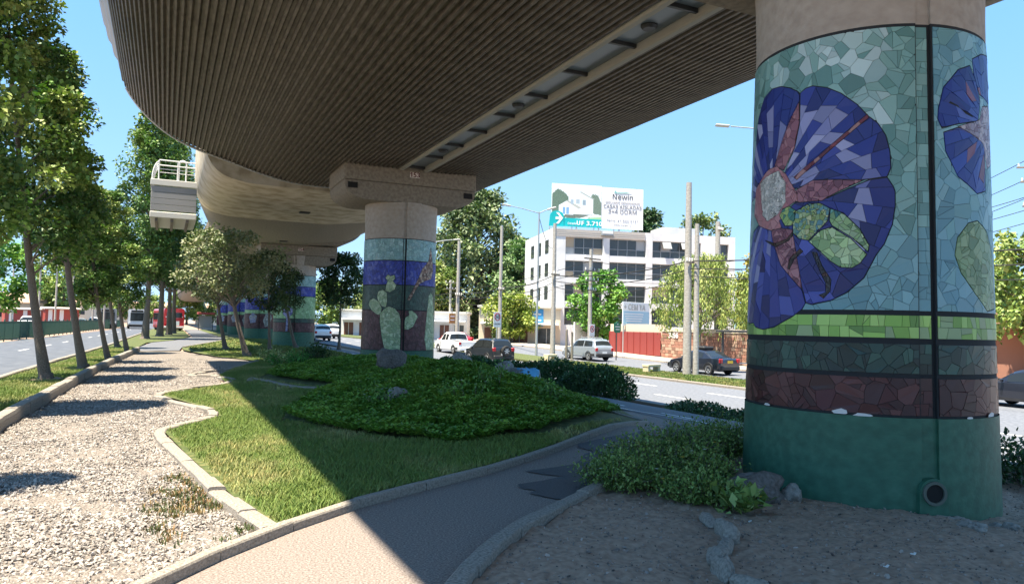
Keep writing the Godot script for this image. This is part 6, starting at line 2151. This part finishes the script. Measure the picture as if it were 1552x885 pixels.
	for b in [["low house row far left behind the parked cars", -40, -150, 26.0, 4.0], ["pale house far off at the end of the left avenue", -22, -300, 30.0, 6.0], ["pale house far off at the end of the right avenue", 16, -300, 26.0, 6.0], ["low pale house behind the shops at right", 34, -128, 18.0, 5.0]]:
		s = thing("far_house", b[0], "house", Vector3(b[1], -0.2, b[2]), 0.2)
		mb = MB.new()
		mb.box(Vector3(0, b[4] * 0.5, 0), Vector3(b[3], b[4], 8))
		put(mb, "wall", M.cream, s)
		mb = MB.new()
		mb.prism(pv([-4.6, b[4], 4.6, b[4], 0, b[4] + 1.8]), -b[3] * 0.51, b[3] * 0.51, Transform3D(Basis(Vector3.UP, PI * 0.5), Vector3.ZERO))
		put(mb, "roof", M.stone_c, s)
		for k in 6:
			mb = MB.new()
			mb.box(Vector3(-b[3] * 0.42 + k * b[3] * 0.165, b[4] * 0.55, 4.02), Vector3(1.4, 1.3, 0.08))
			put(mb, "window", M.pane, s)

# ---------------------------------------------------------------- vehicles
const SUV := [[0.0, 0.86, 0.88, 0.93], [0.012, 0.98, 1.02, 0.96], [0.03, 1.02, 1.12, 0.97], [0.085, 1.03, 1.52, 0.98], [0.13, 1.02, 1.62, 1.0], [0.35, 1.0, 1.66, 1.0], [0.55, 0.99, 1.63, 1.0], [0.61, 0.98, 1.56, 1.0], [0.76, 0.98, 1.02, 1.0], [0.93, 0.88, 0.92, 0.97], [0.985, 0.74, 0.78, 0.9], [1.0, 0.6, 0.62, 0.85]]
const SEDAN := [[0.0, 0.72, 0.74, 0.88], [0.015, 0.9, 0.92, 0.93], [0.05, 0.98, 1.0, 0.96], [0.15, 0.98, 1.02, 1.0], [0.3, 0.95, 1.38, 1.0], [0.4, 0.94, 1.45, 1.0], [0.53, 0.93, 1.44, 1.0], [0.59, 0.92, 1.36, 1.0], [0.74, 0.9, 0.93, 1.0], [0.93, 0.76, 0.8, 0.96], [0.985, 0.62, 0.65, 0.88], [1.0, 0.5, 0.52, 0.82]]
const PICKUP := [[0.0, 0.98, 0.99, 0.96], [0.01, 1.02, 1.03, 0.98], [0.38, 1.02, 1.04, 1.0], [0.395, 1.02, 1.06, 1.0], [0.41, 1.02, 1.6, 1.0], [0.46, 1.02, 1.7, 1.0], [0.6, 1.0, 1.72, 1.0], [0.66, 1.0, 1.64, 1.0], [0.78, 0.99, 1.04, 1.0], [0.94, 0.95, 0.98, 0.97], [0.99, 0.78, 0.82, 0.92], [1.0, 0.6, 0.62, 0.9]]

func car_pt(st: Array, L: float, W: float, f: float, k: float, side: float) -> Vector3:
	var i := 0
	while i < st.size() - 2 and st[i + 1][0] < f: i += 1
	var t := clampf((f - st[i][0]) / (st[i + 1][0] - st[i][0]), 0, 1)
	var belt: float = lerpf(st[i][1], st[i + 1][1], t)
	var roof: float = lerpf(st[i][2], st[i + 1][2], t)
	var w: float = lerpf(st[i][3], st[i + 1][3], t) * W * 0.5
	var up := clampf((roof - belt) / 0.5, 0, 1)
	var ring := [Vector2(w * 0.9, 0.24), Vector2(w, 0.36), Vector2(w, 0.62), Vector2(w * 0.985, belt), Vector2(w * lerpf(0.93, 0.79, up), maxf(belt + 0.01, roof - 0.09 * up)), Vector2(w * lerpf(0.8, 0.66, up), roof), Vector2(0, roof + 0.03)]
	var j := mini(int(k), 5)
	var p: Vector2 = ring[j].lerp(ring[j + 1], k - j)
	return Vector3(p.x * side, p.y, (0.5 - f) * L)

func car_patch(st: Array, L: float, W: float, f0: float, f1: float, k0: float, k1: float, side: float, off: float) -> MB:
	var mb := MB.new()
	for i in 6:
		for j in 4:
			var q := []
			for o in [[0, 0], [1, 0], [1, 1], [0, 1]]:
				q.append(car_pt(st, L, W, lerpf(f0, f1, (i + o[0]) / 6.0), lerpf(k0, k1, (j + o[1]) / 4.0), side))
			var c: Vector3 = (q[0] + q[2]) * 0.5
			var out := Vector3(c.x, (c.y - 0.7) * 1.2, c.z * 0.25)
			var n: Vector3 = (q[2] - q[0]).cross(q[1] - q[3]).normalized()
			if n.dot(out) < 0: n = -n
			mb.quadh(q[0] + n * off, q[1] + n * off, q[2] + n * off, q[3] + n * off, n)
	return mb

func car(called: String, label: String, st: Array, L: float, W: float, paint: Material, at: Vector3, turn: float, grp: String, ex := {}) -> Node3D:
	var root := thing(called, label, ex.get("cat", "car"), at, turn, grp)
	var mb := MB.new()
	var ks := [0, 1, 2, 3, 4, 5, 6]
	for i in st.size() - 1:
		for side in [-1.0, 1.0]:
			for k in 6:
				var a := car_pt(st, L, W, st[i][0], k, side)
				var b := car_pt(st, L, W, st[i + 1][0], k, side)
				var c := car_pt(st, L, W, st[i + 1][0], k + 0.9999, side)
				var d := car_pt(st, L, W, st[i][0], k + 0.9999, side)
				var m := (a + c) * 0.5
				var out := Vector3(m.x * (2.0 if k < 4 else 0.6), (m.y - 0.7) * (0.4 if k < 4 else 3.0), m.z * 0.3)
				mb.quadh(a, b, c, d, out)
	for e in [0.0, 1.0]:
		for side in [-1.0, 1.0]:
			for k in 6:
				mb.trih(Vector3(0, 0.45, (0.5 - e) * L), car_pt(st, L, W, e, k, side), car_pt(st, L, W, e, k + 0.9999, side), Vector3(0, 0, 0.5 - e))
	mb.quadh(Vector3(-W * 0.44, 0.24, L * 0.49), Vector3(W * 0.44, 0.24, L * 0.49), Vector3(W * 0.44, 0.24, -L * 0.49), Vector3(-W * 0.44, 0.24, -L * 0.49), Vector3.DOWN)
	var body := put(mb, "body", paint, root)
	# glass
	var ru := 3
	while st[ru][2] < 1.3: ru += 1
	var fr: float = st[ru][0]
	var rt := ru
	var kf := st.size() - 1
	while st[kf][2] < 1.2: kf -= 1
	var ff: float = st[kf][0]
	var wf: float = st[kf + 1][0]
	var rb: float = st[ru - 1][0]
	for side in [-1.0, 1.0]:
		var mid := lerpf(fr, ff, 0.5)
		for seg in [[fr + 0.02, mid - 0.012], [mid + 0.012, ff + 0.04]]:
			put(car_patch(st, L, W, seg[0], seg[1], 3.12, 3.9, side, 0.008), "side_window", M.car_glass, root)
		put(car_patch(st, L, W, 0.03, 0.2, 1.0, 1.7, side, 0.006), "rear_quarter_trim", M.trim, root)
	for g in [[lerpf(rb, fr, 0.14), lerpf(rb, fr, 0.9), "rear_window"], [lerpf(wf, ff, 0.1), lerpf(wf, ff, 0.9), "windscreen"]]:
		mb = MB.new()
		for side in [-1.0, 1.0]:
			var pm := car_patch(st, L, W, g[0], g[1], 4.25, 5.999, side, 0.01)
			mb.v.append_array(pm.v); mb.n.append_array(pm.n); mb.c.append_array(pm.c)
		put(mb, g[2], M.car_glass, root)
	# bumpers, lights, plates, mirrors
	for e in [[0.5, "rear_bumper"], [-0.5, "front_bumper"]]:
		mb = MB.new()
		mb.box(Vector3(0, 0.44, e[0] * (L + 0.02)), Vector3(W * 0.9, 0.26, 0.14), Basis.IDENTITY, 0.05)
		put(mb, e[1], ex.get("bumper", M.trim), root)
	for side in [-1.0, 1.0]:
		mb = MB.new()
		mb.box(Vector3(side * W * 0.41, ex.get("tail", 0.86), L * 0.5 - 0.05), Vector3(W * 0.13, 0.26, 0.14), Basis.IDENTITY, 0.03)
		put(mb, "tail_light", M.tail_light, root)
		mb = MB.new()
		mb.box(Vector3(side * W * 0.38, 0.66, -L * 0.5 + 0.1), Vector3(W * 0.2, 0.16, 0.2), Basis.IDENTITY, 0.04)
		put(mb, "headlight", M.headlight, root)
		mb = MB.new()
		mb.box(Vector3(side * (W * 0.5 + 0.09), 1.0, -L * 0.5 + L * (1.0 - wf) + 0.35), Vector3(0.18, 0.14, 0.1), Basis.IDENTITY, 0.03)
		put(mb, "mirror", paint, root)
		for zz in [L * 0.3, -L * 0.31]:
			mb = MB.new()
			var wt := Transform3D(Basis(Vector3(0, 0, 1), -PI * 0.5 * side), Vector3(side * (W * 0.5 - 0.2), 0.33, zz))
			mb.lathe([Vector2(0.2, 0.205), Vector2(0.3, 0.21), Vector2(0.335, 0.17), Vector2(0.335, 0.02), Vector2(0.3, -0.02), Vector2(0.0, -0.02)], 24, wt)
			var ty := put(mb, "wheel", M.tyre, root)
			mb = MB.new()
			mb.lathe([Vector2(0.0, 0.17), Vector2(0.2, 0.15), Vector2(0.205, 0.208)], 24, wt)
			put(mb, "hub", M.trim, ty)
			mb = MB.new()
			for s in 5:
				var a := TAU * s / 5
				mb.box(wt * Vector3(cos(a) * 0.1, 0.185, sin(a) * 0.1), Vector3(0.19, 0.03, 0.05), wt.basis * Basis(Vector3.UP, -a))
			mb.lathe([Vector2(0.185, 0.2), Vector2(0.21, 0.212), Vector2(0.215, 0.2)], 24, wt)
			put(mb, "rim", M.rim, ty)
			mb = MB.new()
			var arch := []
			for s in 11:
				var a := PI * s / 10
				arch.append(Vector3(side * (W * 0.5 - 0.0), 0.33 + sin(a) * 0.385, zz + cos(a) * 0.385))
			mb.tube(arch, [0.028], 5)
			put(mb, "wheel_arch", M.trim, root)
	mb = MB.new()
	mb.box(Vector3(0, ex.get("plate_y", 0.62), L * 0.5 + 0.02), Vector3(0.42, 0.15, 0.02))
	put(mb, "number_plate", M.plate_yellow if ex.get("taxi", false) else M.white_paint, root)
	if ex.get("spare", false):
		mb = MB.new()
		var wt2 := Transform3D(Basis(Vector3(1, 0, 0), PI * 0.5), Vector3(0.12, 0.86, L * 0.5))
		mb.lathe([Vector2(0.2, 0.2), Vector2(0.3, 0.21), Vector2(0.345, 0.16), Vector2(0.345, 0.0)], 24, wt2)
		var sp := put(mb, "spare_wheel", M.tyre, root)
		mb = MB.new()
		mb.lathe([Vector2(0.0, 0.16), Vector2(0.2, 0.15), Vector2(0.205, 0.205)], 24, wt2)
		put(mb, "hub", M.trim, sp)
		mb = MB.new()
		for s in 6:
			var a := TAU * s / 6
			mb.box(wt2 * Vector3(cos(a) * 0.11, 0.185, sin(a) * 0.11), Vector3(0.2, 0.03, 0.07), wt2.basis * Basis(Vector3.UP, -a))
		put(mb, "rim", M.rim, sp)
	if ex.get("rack", false):
		for x in [-0.5, 0.5]:
			mb = MB.new()
			mb.tube([Vector3(x, 1.66, L * 0.3), Vector3(x, 1.73, L * 0.25), Vector3(x, 1.73, -0.1), Vector3(x, 1.67, -0.2)], [0.025], 5)
			put(mb, "roof_rail", M.steel, root)
	if ex.get("cargo", false):
		mb = MB.new()
		mb.box(Vector3(0, 1.58, 0.1), Vector3(0.9, 0.2, 0.9), Basis.IDENTITY, 0.06)
		put(mb, "roof_box", M.trim, root)
	if ex.get("bed", false):
		mb = MB.new()
		mb.box(Vector3(0, 1.06, L * 0.32), Vector3(W * 0.84, 0.04, L * 0.33))
		put(mb, "bed_liner", M.dark, root)
	return root

func bus(label: String, at: Vector3, turn: float, paint: Material, rear: bool) -> void:
	var root := thing("bus", label, "bus", at, turn, "buses")
	var mb := MB.new()
	var prof := PackedVector2Array()
	for c in [[1.0, 0.45, 0.0], [1.0, 2.85, 0.25], [-1.0, 2.85, 0.25], [-1.0, 0.45, 0.0]]:
		if c[2] == 0.0: prof.append(Vector2(c[0] * 1.25, c[1]))
		else:
			for k in 5:
				var a: float = PI * 0.5 * k / 4
				if c[0] > 0: prof.append(Vector2(1.0 + 0.25 * cos(a), c[1] + 0.25 * sin(a)))
				else: prof.append(Vector2(-1.0 - 0.25 * sin(a), c[1] + 0.25 * cos(a)))
	mb.prism(prof, -6.0, 6.0)
	put(mb, "body", paint, root)
	mb = MB.new()
	mb.box(Vector3(0, 0.42, 0), Vector3(2.3, 0.3, 11.6))
	put(mb, "skirt", M.trim, root)
	mb = MB.new()
	mb.box(Vector3(0, 2.2 if rear else 1.9, 6.02), Vector3(1.9, 0.7 if rear else 1.3, 0.05), Basis.IDENTITY, 0.01)
	put(mb, "rear_window" if rear else "windscreen", M.car_glass, root)
	if rear:
		mb = MB.new()
		mb.box(Vector3(0, 1.95, 6.012), Vector3(2.1, 0.12, 0.04))
		put(mb, "white_band", M.white_paint, root)
		mb = MB.new()
		mb.box(Vector3(0, 1.1, 6.015), Vector3(1.3, 0.6, 0.04))
		put(mb, "engine_grille", M.white_paint, root)
		mb = MB.new()
		mb.box(Vector3(0, 0.6, 6.03), Vector3(2.45, 0.22, 0.12), Basis.IDENTITY, 0.02)
		put(mb, "bumper", M.white_paint, root)
	else:
		mb = MB.new()
		mb.box(Vector3(0, 2.78, 6.02), Vector3(1.7, 0.3, 0.05))
		put(mb, "destination_board", M.dark, root)
		mb = MB.new()
		mb.box(Vector3(0, 0.55, 6.03), Vector3(2.45, 0.3, 0.12), Basis.IDENTITY, 0.02)
		put(mb, "bumper", M.trim, root)
	for s in [-1.0, 1.0]:
		mb = MB.new()
		mb.box(Vector3(s * 1.05, 0.95, 6.02), Vector3(0.25, 0.3, 0.06), Basis.IDENTITY, 0.02)
		put(mb, "light", M.tail_light if rear else M.headlight, root)
		for k in 6:
			mb = MB.new()
			mb.box(Vector3(s * 1.25, 2.05, -4.7 + k * 1.8), Vector3(0.04, 0.95, 1.6))
			put(mb, "side_window", M.car_glass, root)
		for zz in [-3.6, 3.4]:
			mb = MB.new()
			mb.lathe([Vector2(0.0, 0.16), Vector2(0.3, 0.18), Vector2(0.48, 0.16), Vector2(0.48, -0.1)], 20, Transform3D(Basis(Vector3(0, 0, 1), -PI * 0.5 * s), Vector3(s * 1.1, 0.48, zz)))
			put(mb, "wheel", M.tyre, root)

func paintm(key: String, r: float, g: float, b: float, metal := 0.0) -> void:
	var m := mat(key, r, g, b, 0.35, metal)
	m.clearcoat_enabled = true
	m.clearcoat = 0.8
	m.clearcoat_roughness = 0.08

func traffic() -> void:
	paintm("paint_black", 0.012, 0.013, 0.014)
	paintm("paint_silver", 0.34, 0.38, 0.42, 0.35)
	paintm("paint_white", 0.75, 0.75, 0.75)
	paintm("paint_navy", 0.012, 0.014, 0.024)
	paintm("paint_red", 0.55, 0.02, 0.025)
	paintm("paint_grey", 0.22, 0.24, 0.25)
	paintm("paint_gold", 0.16, 0.15, 0.11, 0.3)
	mat("car_glass", 0.02, 0.024, 0.026, 0.06)
	mat("trim", 0.025, 0.025, 0.026, 0.6)
	mat("tyre", 0.02, 0.02, 0.02, 0.85)
	mat("rim", 0.5, 0.51, 0.52, 0.35, 0.6)
	mat("tail_light", 0.4, 0.015, 0.02, 0.25)
	mat("headlight", 0.7, 0.72, 0.74, 0.15)
	mat("plate_yellow", 0.6, 0.4, 0.03, 0.5)
	var R := func(x: float, z: float) -> Vector3: return Vector3(x + rx(z), ry(z) + 0.012, z)
	car("off_road_car", "black off-roader with spare wheel on its tailgate", SUV, 4.0, 1.78, M.paint_black, R.call(12.6, -47.5), 0.12, "cars on the right avenue", {"spare": true, "tail": 0.95})
	car("estate_car", "silver blue sport utility car with roof rails by the red fence", SUV, 4.4, 1.78, M.paint_silver, R.call(22.3, -50.3), 0.1, "cars on the right avenue", {"rack": true})
	car("saloon_car", "black taxi saloon with yellow plate behind the median pole", SEDAN, 4.5, 1.76, M.paint_navy, R.call(22.4, -37.0), 0.1, "cars on the right avenue", {"taxi": true, "cargo": true, "plate_y": 0.8})
	car("saloon_car", "dark saloon at the right edge behind the nearest pier", SEDAN, 4.5, 1.76, M.paint_navy, R.call(22.0, -17.2), 0.0, "cars on the right avenue", {})
	car("pickup_truck", "white double cab pickup beside the cactus pier", PICKUP, 5.1, 1.8, M.paint_white, R.call(14.6, -57.5), 0.05, "cars on the right avenue", {"cat": "pickup", "bed": true, "bumper": M.white_paint})
	car("saloon_car", "dark red car partly behind the pickup", SEDAN, 4.4, 1.74, M.paint_red, R.call(18.5, -66.0), 0.1, "cars on the right avenue", {})
	car("estate_car", "dark gold car just left of the cactus pier", SUV, 4.2, 1.75, M.paint_gold, R.call(8.9, -59.5), 0.0, "cars on the right avenue", {})
	car("estate_car", "white sport utility car between the third pier and the lone tree", SUV, 4.5, 1.8, M.paint_white, R.call(12.2, -88), 0.0, "cars on the right avenue", {})
	car("estate_car", "white car touching the edge of the third pier", SUV, 4.3, 1.75, M.paint_white, R.call(9.0, -78), 0.0, "cars on the right avenue", {})
	car("saloon_car", "pale car farther up between pier and lone tree", SEDAN, 4.4, 1.75, M.paint_grey, R.call(9.6, -96), 0.0, "cars on the right avenue", {})
	car("hatchback", "white hatchback facing the camera behind the green fence", SUV, 4.1, 1.72, M.paint_white, Vector3(-23.4, -0.05, -110), PI, "cars behind the fence", {})
	car("hatchback", "second white car behind the fence, beside a white van", SUV, 4.2, 1.72, M.paint_white, Vector3(-21.6, -0.05, -128), PI + 0.1, "cars behind the fence", {})
	car("hatchback", "grey car behind the fence between the second and third trunk", SEDAN, 4.3, 1.74, M.paint_grey, Vector3(-20.6, -0.05, -142), PI, "cars behind the fence", {})
	car("hatchback", "white car far behind the fence by the grey bus", SUV, 4.2, 1.74, M.paint_white, Vector3(-19.6, -0.05, -155), PI, "cars behind the fence", {})
	bus("red city bus seen from behind at the end of the road", Vector3(-7.5, -0.04, -116), 0.12, M.paint_red, true)
	bus("white and grey city bus coming towards the camera", Vector3(-12.2, -0.05, -138), 0.05, M.paint_white, false)
	bus("dark grey bus farther left among the trunks", Vector3(-16.3, -0.05, -138), 0.05, M.paint_grey, false)
